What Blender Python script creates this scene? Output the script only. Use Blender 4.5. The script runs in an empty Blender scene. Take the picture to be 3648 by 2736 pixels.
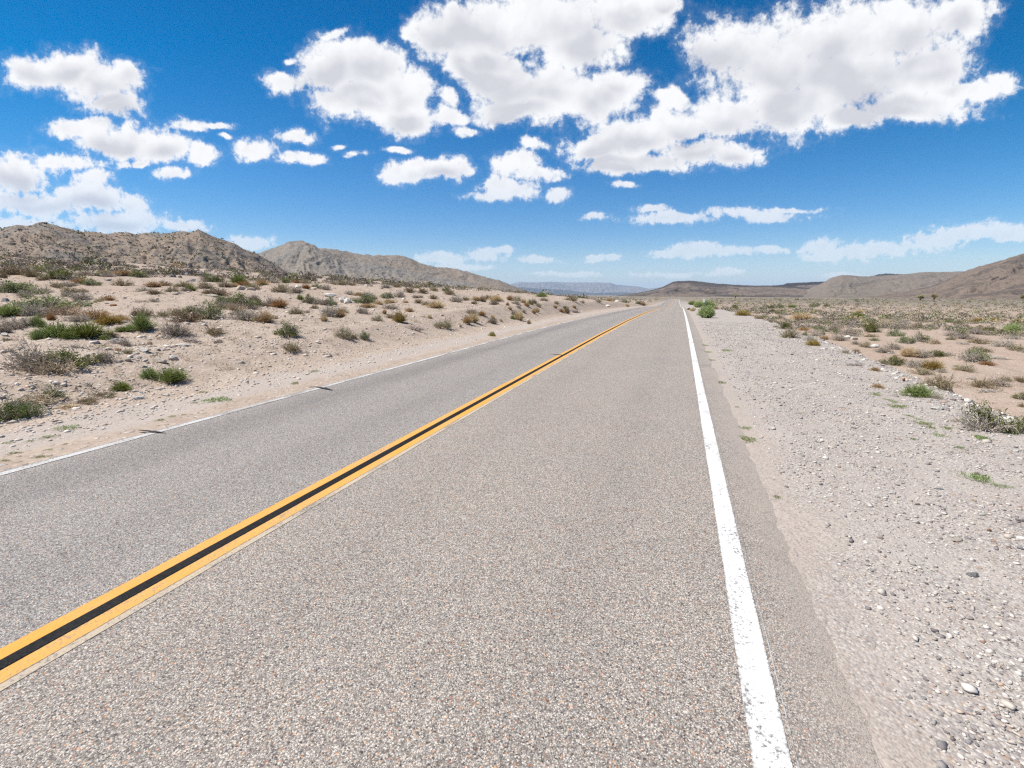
import bpy, math, random
import numpy as np

# ------------------------------------------------------------------ camera, sky, sun, exposure
sc = bpy.context.scene
C = sc.collection
R = math.radians
TILT, YAW, FPX, EYE = 11.1154, 19.1906, 1700.0, 1.7        # FPX: focal length in pixels of a 3648 wide frame
cam_d = bpy.data.cameras.new('camera')
cam_d.sensor_width = 36.0
cam_d.lens = FPX / 3648 * 36
cam_d.clip_start, cam_d.clip_end = 0.05, 90000
cam = bpy.data.objects.new('camera', cam_d); C.objects.link(cam)
cam.location = (0, 0, EYE); cam.rotation_euler = (R(90 - TILT), 0, R(YAW))
sc.camera = cam
sc.view_settings.view_transform = 'Standard'; sc.view_settings.look = 'None'
sc.view_settings.exposure = 0.75; sc.view_settings.gamma = 1
sc.render.engine = 'CYCLES'
sc.cycles.max_bounces = 5; sc.cycles.diffuse_bounces = 3; sc.cycles.glossy_bounces = 2
sc.cycles.transmission_bounces = 2; sc.cycles.volume_bounces = 0; sc.cycles.transparent_max_bounces = 6
sc.cycles.use_denoising = False
sc.cycles.sample_clamp_indirect = 6
sc.cycles.pixel_filter_type = 'BLACKMAN_HARRIS'; sc.cycles.filter_width = 1.3

SUN_EL = 58.0
SUN_VEC = np.array([-0.92, -0.34]); SUN_VEC /= np.linalg.norm(SUN_VEC)
sd = bpy.data.lights.new('sun', 'SUN'); sd.energy = 4.8; sd.angle = R(0.53); sd.color = (1, 0.965, 0.91)
so = bpy.data.objects.new('sun', sd); C.objects.link(so)
_tx, _ty, _tz = SUN_VEC[0] * math.cos(R(SUN_EL)), SUN_VEC[1] * math.cos(R(SUN_EL)), math.sin(R(SUN_EL))
from mathutils import Vector
so.rotation_euler = Vector((_tx, _ty, _tz)).to_track_quat('Z', 'Y').to_euler()
so.location = (-40, 20, 80)

_t, _y = R(TILT), R(YAW)
FW = np.array([-math.sin(_y) * math.cos(_t), math.cos(_y) * math.cos(_t), -math.sin(_t)])
RT = np.array([math.cos(_y), math.sin(_y), 0.0])
UP = np.cross(RT, FW)
def ray(sx, sy):
    """world direction of a point of the photograph (3648 x 2736 pixels)"""
    return FW + RT * (sx - 1824) / FPX - UP * (sy - 1368) / FPX
def project(p):
    d = np.asarray(p, float) - np.array([0, 0, EYE])
    z = d @ FW
    return 1824 + FPX * (d @ RT) / z, 1368 - FPX * (d @ UP) / z, z
DS = 3648 / 2212.0
HF = np.array([-math.sin(_y), math.cos(_y), 0.0])           # horizontal forward
def sky_uv(dx, dy):
    d = ray(dx * DS, dy * DS)
    return d @ RT / (d @ HF), d[2] / (d @ HF)

class NT:
    """small helper round a node tree"""
    def __init__(s, tree): s.t = tree; s.n = tree.nodes; s.l = tree.links
    def add(s, typ, **kw):
        n = s.n.new(typ)
        for k, v in kw.items(): setattr(n, k, v)
        return n
    def put(s, sock, v):
        if isinstance(v, bpy.types.NodeSocket): s.l.new(v, sock)
        elif v is not None: sock.default_value = v
    def math(s, op, a, b=None, c=None, clamp=False):
        n = s.add('ShaderNodeMath', operation=op, use_clamp=clamp)
        s.put(n.inputs[0], a); s.put(n.inputs[1], b)
        if c is not None: s.put(n.inputs[2], c)
        return n.outputs[0]
    def vm(s, op, a, b=None, c=None):
        n = s.add('ShaderNodeVectorMath', operation=op)
        s.put(n.inputs[0], a); s.put(n.inputs[1], b)
        if c is not None: s.put(n.inputs[2], c)
        return n.outputs['Value'] if op in ('LENGTH', 'DOT_PRODUCT', 'DISTANCE') else n.outputs[0]
    def comb(s, x, y, z=0.0):
        n = s.add('ShaderNodeCombineXYZ')
        for i, v in enumerate((x, y, z)): s.put(n.inputs[i], v)
        return n.outputs[0]
    def sep(s, v):
        n = s.add('ShaderNodeSeparateXYZ'); s.put(n.inputs[0], v); return n.outputs
    def noise(s, vec, scale, detail=4, rough=0.55, dist=0.0, lac=2.0, color=False, dims='3D'):
        n = s.add('ShaderNodeTexNoise', noise_dimensions=dims)
        s.put(n.inputs['Vector'], vec); s.put(n.inputs['Scale'], scale); s.put(n.inputs['Detail'], detail)
        s.put(n.inputs['Roughness'], rough); s.put(n.inputs['Distortion'], dist); s.put(n.inputs['Lacunarity'], lac)
        return n.outputs['Color' if color else 'Fac']
    def voro(s, vec, scale, feature='F1', rnd=1.0, dims='3D'):
        n = s.add('ShaderNodeTexVoronoi', feature=feature, voronoi_dimensions=dims)
        s.put(n.inputs['Vector'], vec); s.put(n.inputs['Scale'], scale); s.put(n.inputs['Randomness'], rnd)
        return n
    def mr(s, v, a, b, c=0.0, d=1.0, kind='LINEAR'):
        n = s.add('ShaderNodeMapRange', interpolation_type=kind)
        for i, x in enumerate((v, a, b, c, d)): s.put(n.inputs[i], x)
        return n.outputs[0]
    def mix(s, f, a, b, blend='MIX'):
        n = s.add('ShaderNodeMix', data_type='RGBA', blend_type=blend)
        s.put(n.inputs[0], f)
        for i, v in ((6, a), (7, b)):
            if isinstance(v, (tuple, list)) and len(v) == 3: v = (*v, 1)
            s.put(n.inputs[i], v)
        return n.outputs[2]
    def ramp(s, f, stops, kind='LINEAR'):
        n = s.add('ShaderNodeValToRGB'); r = n.color_ramp; r.interpolation = kind
        while len(r.elements) < len(stops): r.elements.new(0.5)
        for e, (p, c) in zip(r.elements, stops): e.position = p; e.color = (*c, 1)
        s.put(n.inputs[0], f); return n.outputs[0]
    def bump(s, h, strength=0.5, dist=0.02, normal=None):
        n = s.add('ShaderNodeBump'); s.put(n.inputs['Height'], h)
        n.inputs['Strength'].default_value = strength; n.inputs['Distance'].default_value = dist
        if normal is not None: s.put(n.inputs['Normal'], normal)
        return n.outputs[0]

# ---- world: Nishita sky with fair weather cumulus, laid out by direction
W = bpy.data.worlds.new('World'); sc.world = W; W.use_nodes = True
w = NT(W.node_tree); w.n.clear()
sky = w.add('ShaderNodeTexSky', sky_type='NISHITA')
sky.sun_disc = False; sky.sun_elevation = R(SUN_EL); sky.sun_rotation = math.atan2(SUN_VEC[0], SUN_VEC[1])
sky.altitude = 1200; sky.air_density = 1.0; sky.dust_density = 0.6; sky.ozone_density = 1.2
SKY_STRENGTH = 0.095
D_ = w.add('ShaderNodeTexCoord').outputs['Generated']
df = w.math('MAXIMUM', w.math('ABSOLUTE', w.vm('DOT_PRODUCT', D_, tuple(HF))), 0.05)
dz = w.sep(D_)[2]
U = w.math('DIVIDE', w.vm('DOT_PRODUCT', D_, tuple(RT)), df)
V = w.math('DIVIDE', dz, df)
P = w.comb(U, V)
hs = w.add('ShaderNodeHueSaturation'); w.put(hs.inputs['Color'], sky.outputs[0])
hs.inputs['Saturation'].default_value = 1.38; hs.inputs['Value'].default_value = 1.0
tint = w.ramp(w.mr(V, 0.0, 0.65, 0, 1), [(0.0, (0.58, 0.64, 0.90)), (0.10, (0.64, 0.67, 0.78)), (0.35, (0.40, 0.66, 0.78)), (0.70, (0.0, 0.60, 0.72)), (1.0, (0.0, 0.54, 0.66))])
blue = w.mix(1.0, hs.outputs[0], tint, 'MULTIPLY')
# clouds: display coordinates (2212 x 1659) of lobes: x, y, rx, ry, thinness
CLOUDS = [
 (60,152,72,46,0),(150,150,90,46,0),(225,185,90,46,.1),(255,228,72,30,.1),(290,165,36,40,.5),
 (160,280,66,27,0),(250,300,95,36,0),(345,322,85,32,0),(432,340,38,24,0),(205,268,60,20,.3),
 (410,275,46,20,.3),(470,276,40,11,.5),(484,300,18,9,.4),(362,374,50,15,.2),(292,346,42,11,.4),
 (28,378,90,52,.2),(130,352,110,20,.55),(205,382,52,20,.55),(70,442,165,28,.3),(195,430,112,32,.1),(282,438,42,26,.1),
 (250,480,130,28,.2),(0,485,140,22,.3),(402,488,52,14,.3),(545,526,62,17,.1),
 (558,326,56,25,.1),(640,298,38,20,.15),(645,342,50,15,.1),(735,312,20,8,.5),(776,332,27,12,.55),
 (630,178,66,26,.1),(722,150,80,62,0),(800,148,92,58,0),(858,200,82,68,0),(790,218,125,48,0),(880,258,76,36,.1),
 (960,252,52,24,.3),(968,215,26,22,.4),(1000,278,40,14,.3),(735,82,32,13,.6),(640,128,22,11,.5),(860,317,36,9,.4),
 (960,90,84,62,0),(1050,58,125,72,0),(1200,40,185,88,0),(1350,28,112,58,0),(1430,8,54,32,0),(1080,152,108,62,0),
 (1180,192,145,68,0),(1275,215,98,54,0),(1120,240,108,34,0),(1322,188,70,42,.05),(1250,90,110,70,0),(888,92,28,24,.4),(1010,150,62,30,.1),
 (1560,112,88,70,0),(1650,150,140,92,0),(1800,92,150,100,0),(1950,60,165,84,0),(2070,40,80,56,.1),(1850,170,180,84,0),
 (1700,225,130,66,0),(2000,150,105,66,0),(1960,225,150,38,.1),(2075,195,90,24,.2),(2150,178,44,26,.45),(1850,248,110,30,.1),
 (1570,250,110,54,.1),(1470,270,90,46,.15),(1290,312,95,36,.1),(1385,292,100,46,.1),(1330,352,92,28,.1),(1500,322,100,42,.1),
 (1590,338,66,30,.15),(1420,352,82,24,.2),(1150,310,36,17,.5),(1440,215,42,24,.35),(1350,404,38,10,.3),
 (880,376,58,26,.05),(960,368,66,28,.05),(912,358,42,22,.1),(1002,362,28,22,.2),
 (1112,350,50,27,.1),(1152,376,62,22,.1),(1095,410,82,22,.1),(1050,422,62,14,.2),(1192,418,34,19,.35),(1068,400,32,19,.2),
 (1285,470,28,9,.35),(1450,477,92,13,.3),(1402,459,42,10,.45),(1640,466,120,14,.3),(1705,452,84,8,.4),
 (945,560,66,13,.1),(1050,550,46,15,.1),(1078,539,36,9,.2),(1160,562,48,9,.4),(1285,560,26,9,.35),(1322,556,26,8,.4),
 (1430,548,38,9,.2),(1500,540,62,17,.15),(1580,543,62,13,.35),(1645,540,70,9,.4),(1000,576,70,8,.5),
 (1780,530,46,21,.15),(1830,546,92,20,.3),(1930,536,92,18,.3),(2022,520,72,18,.25),(2100,500,92,22,.15),(2185,510,62,20,.15),
 (1785,552,62,11,.3),(1450,592,130,8,.55),(1580,588,42,9,.4),(1225,592,100,7,.6),(1830,594,70,8,.6)]
warp = w.add('ShaderNodeTexNoise', noise_dimensions='2D')
Q = w.vm('MULTIPLY', P, (2.0, 2.0, 0.0))
w.put(warp.inputs['Vector'], Q); warp.inputs['Scale'].default_value = 3.4; warp.inputs['Detail'].default_value = 5
wv = w.vm('SUBTRACT', warp.outputs['Color'], (0.5, 0.5, 0.5))
wamp = w.mr(V, 0.0, 0.5, 0.016, 0.085)
Pw = w.vm('ADD', P, w.vm('MULTIPLY', wv, w.comb(wamp, wamp, 0.0)))
def lobes(pos, items, k, dv=0.0):
    acc = None
    for (x, y, rx, ry, thin) in items:
        u0, v0 = sky_uv(x, y); u1, _ = sky_uv(x + rx, y); _, v1 = sky_uv(x, y - ry)
        sx, sy = 1 / abs(u1 - u0), 1 / abs(v1 - v0)
        q = w.vm('MULTIPLY_ADD', pos, (sx, sy, 0), (-u0 * sx, -(v0 + dv / sy) * sy, thin))
        ln = w.vm('LENGTH', q)
        acc = ln if acc is None else w.math('SMOOTH_MIN', acc, ln, k)
    return acc
L = lobes(Pw, CLOUDS, 0.22)
Ldn = lobes(Pw, [c for c in CLOUDS if c[3] >= 28], 0.3, dv=-0.6)      # the same masses shifted down: what they cover is the shaded base
n1 = w.noise(Q, 6.0, 6, 0.55, 0.0, dims='2D')
n2 = w.noise(Q, 30.0, 6, 0.66, 0.2, dims='2D')
Qw = w.vm('ADD', Q, w.vm('MULTIPLY', w.vm('SUBTRACT', w.noise(Q, 16.0, 4, 0.6, color=True, dims='2D'), (0.5, 0.5, 0.5)), (0.10, 0.10, 0.0)))
def billow(pos):
    """rounded heads: 1 at the middle of a head, 0 in the creases between"""
    acc = None
    for sc_, wt in ((7.0, 0.58), (17.0, 0.42)):
        vn = w.add('ShaderNodeTexVoronoi', feature='SMOOTH_F1', voronoi_dimensions='2D')
        w.put(vn.inputs['Vector'], pos); vn.inputs['Scale'].default_value = sc_; vn.inputs['Smoothness'].default_value = 0.35
        h = w.math('MULTIPLY', w.math('SUBTRACT', 0.85, vn.outputs['Distance']), wt)
        acc = h if acc is None else w.math('ADD', acc, h)
    return acc
bl = billow(Qw)
nl = w.noise(Q, 3.6, 3, 0.5, dims='2D')
nn = w.math('ADD', w.math('MULTIPLY', w.math('SUBTRACT', n1, 0.5), 0.95), w.math('MULTIPLY', w.math('SUBTRACT', n2, 0.5), w.mr(V, 0.05, 0.35, 1.9, 1.0)))
nn = w.math('ADD', nn, w.math('MULTIPLY', w.math('SUBTRACT', bl, 0.45), 0.9))
dens = w.math('ADD', w.math('MULTIPLY', w.math('SUBTRACT', 1.12, L), 1.2), nn)
alpha = w.mr(dens, -0.08, 0.56, 0, 1, 'SMOOTHSTEP')
veil = w.mr(dens, -0.40, 0.1, 0, 0.07, 'SMOOTHSTEP')
alpha = w.math('MAXIMUM', alpha, veil)
soft = w.math('MULTIPLY', w.math('SUBTRACT', nl, 0.5), 0.9)
core = w.mr(w.math('ADD', w.math('SUBTRACT', 1.0, L), soft), 0.05, 0.80, 0, 1, 'SMOOTHSTEP')
base = w.mr(w.math('ADD', w.math('SUBTRACT', 1.0, Ldn), soft), -0.15, 0.85, 0, 1, 'SMOOTHSTEP')
lowv = w.mr(V, 0.0, 0.22, 1, 0)
shade = w.math('ADD', w.math('MULTIPLY', core, 0.10), w.math('MULTIPLY', w.math('MULTIPLY', core, base), 1.05), clamp=True)
relief = w.math('MULTIPLY', w.math('SUBTRACT', billow(w.vm('ADD', Qw, (-0.014, 0.024, 0))), bl), w.mr(base, 0, 1, 0.62, 0.15))
relief = w.math('ADD', relief, w.math('MULTIPLY', w.math('SUBTRACT', 0.5, n1), 0.15))
shade = w.math('ADD', shade, w.math('MULTIPLY', relief, w.mr(dens, 0.1, 0.6)), clamp=True)
ccol = w.mix(shade, (0.585, 0.59, 0.60), (0.40, 0.405, 0.44))
ccol = w.mix(w.math('MULTIPLY', lowv, 0.35), ccol, (0.47, 0.50, 0.56))
alpha = w.math('MULTIPLY', alpha, w.mr(V, 0.0, 0.24, 0.38, 1.0))
bg1 = w.add('ShaderNodeBackground'); w.put(bg1.inputs[0], blue); bg1.inputs[1].default_value = SKY_STRENGTH
bg2 = w.add('ShaderNodeBackground'); w.put(bg2.inputs[0], ccol); bg2.inputs[1].default_value = 1.0
ms = w.add('ShaderNodeMixShader'); w.put(ms.inputs[0], alpha); w.l.new(bg1.outputs[0], ms.inputs[1]); w.l.new(bg2.outputs[0], ms.inputs[2])
wo = w.add('ShaderNodeOutputWorld'); w.l.new(ms.outputs[0], wo.inputs['Surface'])
W.cycles.sampling_method = 'MANUAL'; W.cycles.sample_map_resolution = 512

# ------------------------------------------------------------------ helpers
rng = np.random.default_rng(7)
def sstep(a, b, x):
    t = np.clip((np.asarray(x, float) - a) / (b - a), 0, 1); return t * t * (3 - 2 * t)
def _hash(ix, iy, seed):
    h = (ix.astype(np.int64) * 374761393 + iy.astype(np.int64) * 668265263 + seed * 974634777) & 0xFFFFFFFF
    h = ((h ^ (h >> 13)) * 1274126177) & 0xFFFFFFFF
    return (h ^ (h >> 16)) & 0xFFFF
def pn(x, y, seed=0):
    x = np.asarray(x, float); y = np.asarray(y, float)
    ix, iy = np.floor(x), np.floor(y); fx, fy = x - ix, y - iy
    def g(ox, oy):
        a = _hash(ix + ox, iy + oy, seed) * (2 * math.pi / 65536)
        return np.cos(a) * (fx - ox) + np.sin(a) * (fy - oy)
    u, v = fx * fx * fx * (fx * (fx * 6 - 15) + 10), fy * fy * fy * (fy * (fy * 6 - 15) + 10)
    a, b, c, d = g(0, 0), g(1, 0), g(0, 1), g(1, 1)
    return 1.41 * ((a + (b - a) * u) * (1 - v) + (c + (d - c) * u) * v)
def fbm(x, y, octv=4, seed=0, gain=0.5):
    s, a = 0.0, 1.0
    for i in range(octv):
        s = s + a * pn(x * 2 ** i + 17.3 * i, y * 2 ** i - 9.1 * i, seed + i); a *= gain
    return s
def mesh_np(name, Vv, F, mats=(), midx=None, smooth=False, attrs=None):
    me = bpy.data.meshes.new(name)
    Vv = np.asarray(Vv, np.float32); F = np.asarray(F, np.int32)
    n, k = F.shape
    me.vertices.add(len(Vv)); me.vertices.foreach_set('co', Vv.ravel())
    me.loops.add(n * k); me.loops.foreach_set('vertex_index', F.ravel())
    me.polygons.add(n); me.polygons.foreach_set('loop_start', np.arange(n, dtype=np.int32) * k)
    if midx is not None: me.polygons.foreach_set('material_index', np.asarray(midx, np.int32))
    if smooth: me.polygons.foreach_set('use_smooth', np.ones(n, bool))
    for m in mats: me.materials.append(m)
    for an, av in (attrs or {}).items():
        if av.ndim == 1:
            me.attributes.new(an, 'FLOAT', 'POINT').data.foreach_set('value', av.astype(np.float32))
        else:
            c4 = np.ones((len(av), 4), np.float32); c4[:, :3] = av
            me.attributes.new(an, 'FLOAT_COLOR', 'POINT').data.foreach_set('color', c4.ravel())
    me.update(calc_edges=True); me.validate()
    return me
def link(name, me, parent=None, label=None, cat=None, group=None, kind=None, loc=None, rotz=None, scale=None):
    o = bpy.data.objects.new(name, me); C.objects.link(o)
    if parent: o.parent = parent
    if loc is not None: o.location = loc
    if rotz is not None: o.rotation_euler = (0, 0, rotz)
    if scale is not None: o.scale = scale
    for k, v in (('label', label), ('category', cat), ('group', group), ('kind', kind)):
        if v: o[k] = v
    return o
def grid_faces(nx, ny):
    i = np.arange(nx * ny).reshape(ny, nx)
    return np.stack([i[:-1, :-1], i[:-1, 1:], i[1:, 1:], i[1:, :-1]], -1).reshape(-1, 4)

# ------------------------------------------------------------------ materials
def mat(name):
    m = bpy.data.materials.new(name); m.use_nodes = True
    t = NT(m.node_tree); t.n.clear()
    out = t.add('ShaderNodeOutputMaterial'); b = t.add('ShaderNodeBsdfPrincipled')
    b.inputs['Roughness'].default_value = 0.9; b.inputs['Specular IOR Level'].default_value = 0.15
    t.l.new(b.outputs[0], out.inputs['Surface'])
    return m, t, b, out
def pos(t): return t.add('ShaderNodeNewGeometry').outputs['Position']
def attr(t, name): return t.add('ShaderNodeAttribute', attribute_name=name).outputs['Fac']
def attrc(t, name): return t.add('ShaderNodeAttribute', attribute_name=name).outputs['Color']

def leaf_mat(name, c1, c2, trans=0.3):
    m, t, b, out = mat(name)
    rnd = t.add('ShaderNodeNewGeometry').outputs['Random Per Island']
    orr = t.add('ShaderNodeObjectInfo').outputs['Random']
    col = t.mix(rnd, c1, c2)
    hv = t.add('ShaderNodeHueSaturation'); t.put(hv.inputs['Color'], col)
    t.put(hv.inputs['Hue'], t.mr(orr, 0, 1, 0.485, 0.512)); t.put(hv.inputs['Value'], t.mr(orr, 0, 1, 0.8, 1.25))
    t.put(hv.inputs['Saturation'], t.mr(orr, 0, 1, 1.1, 0.85))
    df_ = t.add('ShaderNodeBsdfDiffuse'); tr = t.add('ShaderNodeBsdfTranslucent'); mx = t.add('ShaderNodeMixShader')
    t.put(df_.inputs[0], hv.outputs[0]); t.put(tr.inputs[0], hv.outputs[0]); mx.inputs[0].default_value = trans
    t.l.new(df_.outputs[0], mx.inputs[1]); t.l.new(tr.outputs[0], mx.inputs[2]); t.l.new(mx.outputs[0], out.inputs['Surface'])
    return m
M = {}
M['leaf_green'] = leaf_mat('green_leaves', (0.091, 0.115, 0.031), (0.206, 0.235, 0.072))
M['leaf_olive'] = leaf_mat('olive_leaves', (0.189, 0.175, 0.091), (0.380, 0.332, 0.185))
M['leaf_bright'] = leaf_mat('fresh_green_stems', (0.177, 0.237, 0.060), (0.397, 0.438, 0.152))
M['leaf_sage'] = leaf_mat('sage_green_stems', (0.259, 0.333, 0.120), (0.500, 0.567, 0.253))
M['leaf_gold'] = leaf_mat('golden_stems', (0.331, 0.257, 0.077), (0.597, 0.463, 0.169))
M['leaf_straw'] = leaf_mat('straw_stems', (0.473, 0.333, 0.184), (0.750, 0.595, 0.367))
M['leaf_orange'] = leaf_mat('rust_stems', (0.400, 0.235, 0.095), (0.600, 0.400, 0.200))
M['leaf_dry'] = leaf_mat('bleached_branches', (0.396, 0.300, 0.204), (0.624, 0.492, 0.360), 0.1)
M['twig_grey'] = leaf_mat('grey_twigs', (0.249, 0.208, 0.179), (0.577, 0.492, 0.426), 0.1)
M['twig_brown'] = leaf_mat('brown_twigs', (0.198, 0.142, 0.097), (0.414, 0.313, 0.220), 0.1)
M['weed'] = leaf_mat('weed_leaves', (0.138, 0.191, 0.058), (0.289, 0.355, 0.124))
M['bark'] = leaf_mat('joshua_bark', (0.130, 0.095, 0.070), (0.200, 0.150, 0.110), 0.0)
M['yucca'] = leaf_mat('yucca_blades', (0.176, 0.196, 0.067), (0.446, 0.409, 0.149), 0.15)

def stone_mat(name, c1, c2, c3):
    m, t, b, out = mat(name)
    tc = t.add('ShaderNodeTexCoord').outputs['Object']
    n = t.noise(tc, 3.0, 6, 0.65); k = t.noise(tc, 22.0, 4, 0.6)
    col = t.ramp(n, [(0.32, c1), (0.52, c2), (0.70, c3)])
    col = t.mix(t.mr(k, 0.42, 0.62, 0.0, 0.35), col, c1)
    t.put(b.inputs['Base Color'], col)
    t.put(b.inputs['Normal'], t.bump(t.math('ADD', n, t.math('MULTIPLY', k, 0.4)), 0.7, 0.12))
    return m
M['rock_white'] = stone_mat('white_stone', (0.52, 0.46, 0.395), (0.70, 0.655, 0.595), (0.78, 0.745, 0.69))
M['rock_tan'] = stone_mat('tan_stone', (0.40, 0.325, 0.255), (0.55, 0.47, 0.39), (0.62, 0.555, 0.48))
M['rock_grey'] = stone_mat('grey_stone', (0.142, 0.142, 0.142), (0.270, 0.270, 0.270), (0.419, 0.412, 0.405))
M['rock_rust'] = stone_mat('rust_stone', (0.20, 0.095, 0.045), (0.36, 0.19, 0.10), (0.42, 0.28, 0.18))
M['rock_red'] = stone_mat('dark_red_stone', (0.09, 0.035, 0.028), (0.17, 0.07, 0.055), (0.22, 0.10, 0.08))

def pebble_mat(name, stops):
    m, t, b, out = mat(name)
    rnd = t.add('ShaderNodeNewGeometry').outputs['Random Per Island']
    col = t.ramp(rnd, stops)
    t.put(b.inputs['Base Color'], t.mix(t.mr(t.noise(pos(t), 60, 3), 0.3, 0.7, 0, 0.35), col, (0.34, 0.28, 0.235)))
    return m
M['rubble'] = pebble_mat('bank_rubble', [(0.0, (0.44, 0.35, 0.28)), (0.35, (0.54, 0.455, 0.385)), (0.75, (0.66, 0.60, 0.535)), (0.91, (0.36, 0.31, 0.27)), (0.97, (0.25, 0.24, 0.24)), (1.0, (0.45, 0.27, 0.16))])
M['gravel'] = pebble_mat('shoulder_gravel', [(0.0, (0.34, 0.295, 0.252)), (0.22, (0.46, 0.415, 0.37)), (0.42, (0.58, 0.54, 0.49)), (0.52, (0.27, 0.245, 0.23)), (0.66, (0.17, 0.17, 0.178)), (0.78, (0.085, 0.068, 0.070)), (0.85, (0.42, 0.36, 0.30)), (0.94, (0.52, 0.485, 0.44)), (0.975, (0.38, 0.23, 0.13)), (1.0, (0.17, 0.09, 0.08))])

def ground_mat():
    m, t, b, out = mat('desert_soil')
    p = pos(t)
    gv, du, pl, sc_ = attr(t, 'gravel'), attr(t, 'dust'), attr(t, 'plain'), attr(t, 'scrub')
    n0 = t.noise(p, 0.22, 4, 0.55); n1 = t.noise(p, 2.2, 5, 0.6); n2 = t.noise(p, 14, 4, 0.65)
    sand = t.mix(t.mr(n1, 0.35, 0.65), (0.300, 0.232, 0.180), (0.385, 0.312, 0.250))
    sand = t.mix(t.mr(n2, 0.38, 0.62, 0, 0.55), sand, (0.245, 0.184, 0.140))
    soil = t.mix(t.mr(n1, 0.35, 0.65), (0.285, 0.205, 0.152), (0.350, 0.265, 0.205))
    soil = t.mix(t.mr(n0, 0.42, 0.62, 0, 0.5), soil, (0.345, 0.280, 0.228))
    soil = t.mix(t.mr(n2, 0.42, 0.66, 0, 0.5), soil, (0.225, 0.155, 0.112))
    col = t.mix(pl, sand, soil)
    # rubble chips lying in the sand
    v = t.voro(t.vm('ADD', p, t.vm('MULTIPLY', t.noise(p, 9, 3, color=True), (.09, .09, .09))), 13.0); chip = t.ramp(t.sep(v.outputs['Color'])[0], [(0.0, (0.20, 0.158, 0.130)), (0.4, (0.36, 0.295, 0.245)), (0.8, (0.47, 0.41, 0.355)), (1.0, (0.19, 0.18, 0.18))])
    onchip = t.math('MULTIPLY', t.mr(v.outputs['Distance'], 0.30, 0.42, 1, 0), t.mr(t.sep(v.outputs['Color'])[1], 0.36, 0.40, 0, 1))
    col = t.mix(t.math('MULTIPLY', onchip, t.math('SUBTRACT', 1.0, du)), col, chip)
    # gravel of the wide shoulder
    g1 = t.voro(t.vm('ADD', p, t.vm('MULTIPLY', t.noise(p, 40, 2, color=True), (.008, .008, .008))), 68.0)
    sx = t.sep(g1.outputs['Color'])
    gcol = t.ramp(sx[0], [(0.0, (0.095, 0.072, 0.072)), (0.06, (0.180, 0.171, 0.171)), (0.18, (0.248, 0.225, 0.211)), (0.42, (0.329, 0.295, 0.266)), (0.72, (0.401, 0.365, 0.329)), (0.91, (0.468, 0.436, 0.396)), (0.96, (0.324, 0.230, 0.158)), (1.0, (0.189, 0.095, 0.081))])
    gcol = t.mix(t.mr(g1.outputs['Distance'], 0.40, 0.66, 0, 0.7), gcol, (0.235, 0.195, 0.168))
    fine = t.mr(t.noise(p, 2.6, 5, 0.62), 0.42, 0.62)
    gcol = t.mix(t.math('MULTIPLY', fine, 0.5), gcol, (0.335, 0.284, 0.245))
    gsp = t.voro(p, 140.0)
    gcol = t.mix(t.math('MULTIPLY', t.mr(t.sep(gsp.outputs['Color'])[0], 0.78, 0.95), 0.35), gcol, (0.15, 0.125, 0.115))
    gcol = t.mix(t.mr(t.noise(p, 0.9, 4, 0.6), 0.45, 0.72, 0, 0.5), gcol, (0.385, 0.345, 0.305))
    col = t.mix(gv, col, gcol)
    dust = t.mix(t.mr(n2, 0.35, 0.65), (0.315, 0.268, 0.232), (0.375, 0.325, 0.285))
    dust = t.mix(t.math('MULTIPLY', gv, 0.4), dust, gcol)
    dust = t.mix(t.mr(t.sep(t.voro(p, 90).outputs['Color'])[0], 0.66, 0.86, 0, 0.7), dust, (0.185, 0.155, 0.138))
    col = t.mix(du, col, dust)
    far = t.mix(t.mr(t.noise(p, 0.35, 5, 0.7), 0.40, 0.60), (0.140, 0.120, 0.088), (0.200, 0.166, 0.126))
    col = t.mix(sc_, col, far)
    t.put(b.inputs['Base Color'], col)
    hgt = t.math('ADD', t.math('MULTIPLY', t.math('MULTIPLY', g1.outputs['Distance'], -0.30), gv),
                 t.math('ADD', t.math('MULTIPLY', n2, 0.8), t.math('MULTIPLY', t.math('MULTIPLY', onchip, 0.8), t.math('SUBTRACT', 1.0, t.math('MAXIMUM', gv, du)))))
    nb = t.bump(hgt, 0.75, 0.02)
    t.put(b.inputs['Normal'], nb)
    return m
M['ground'] = ground_mat()

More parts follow.
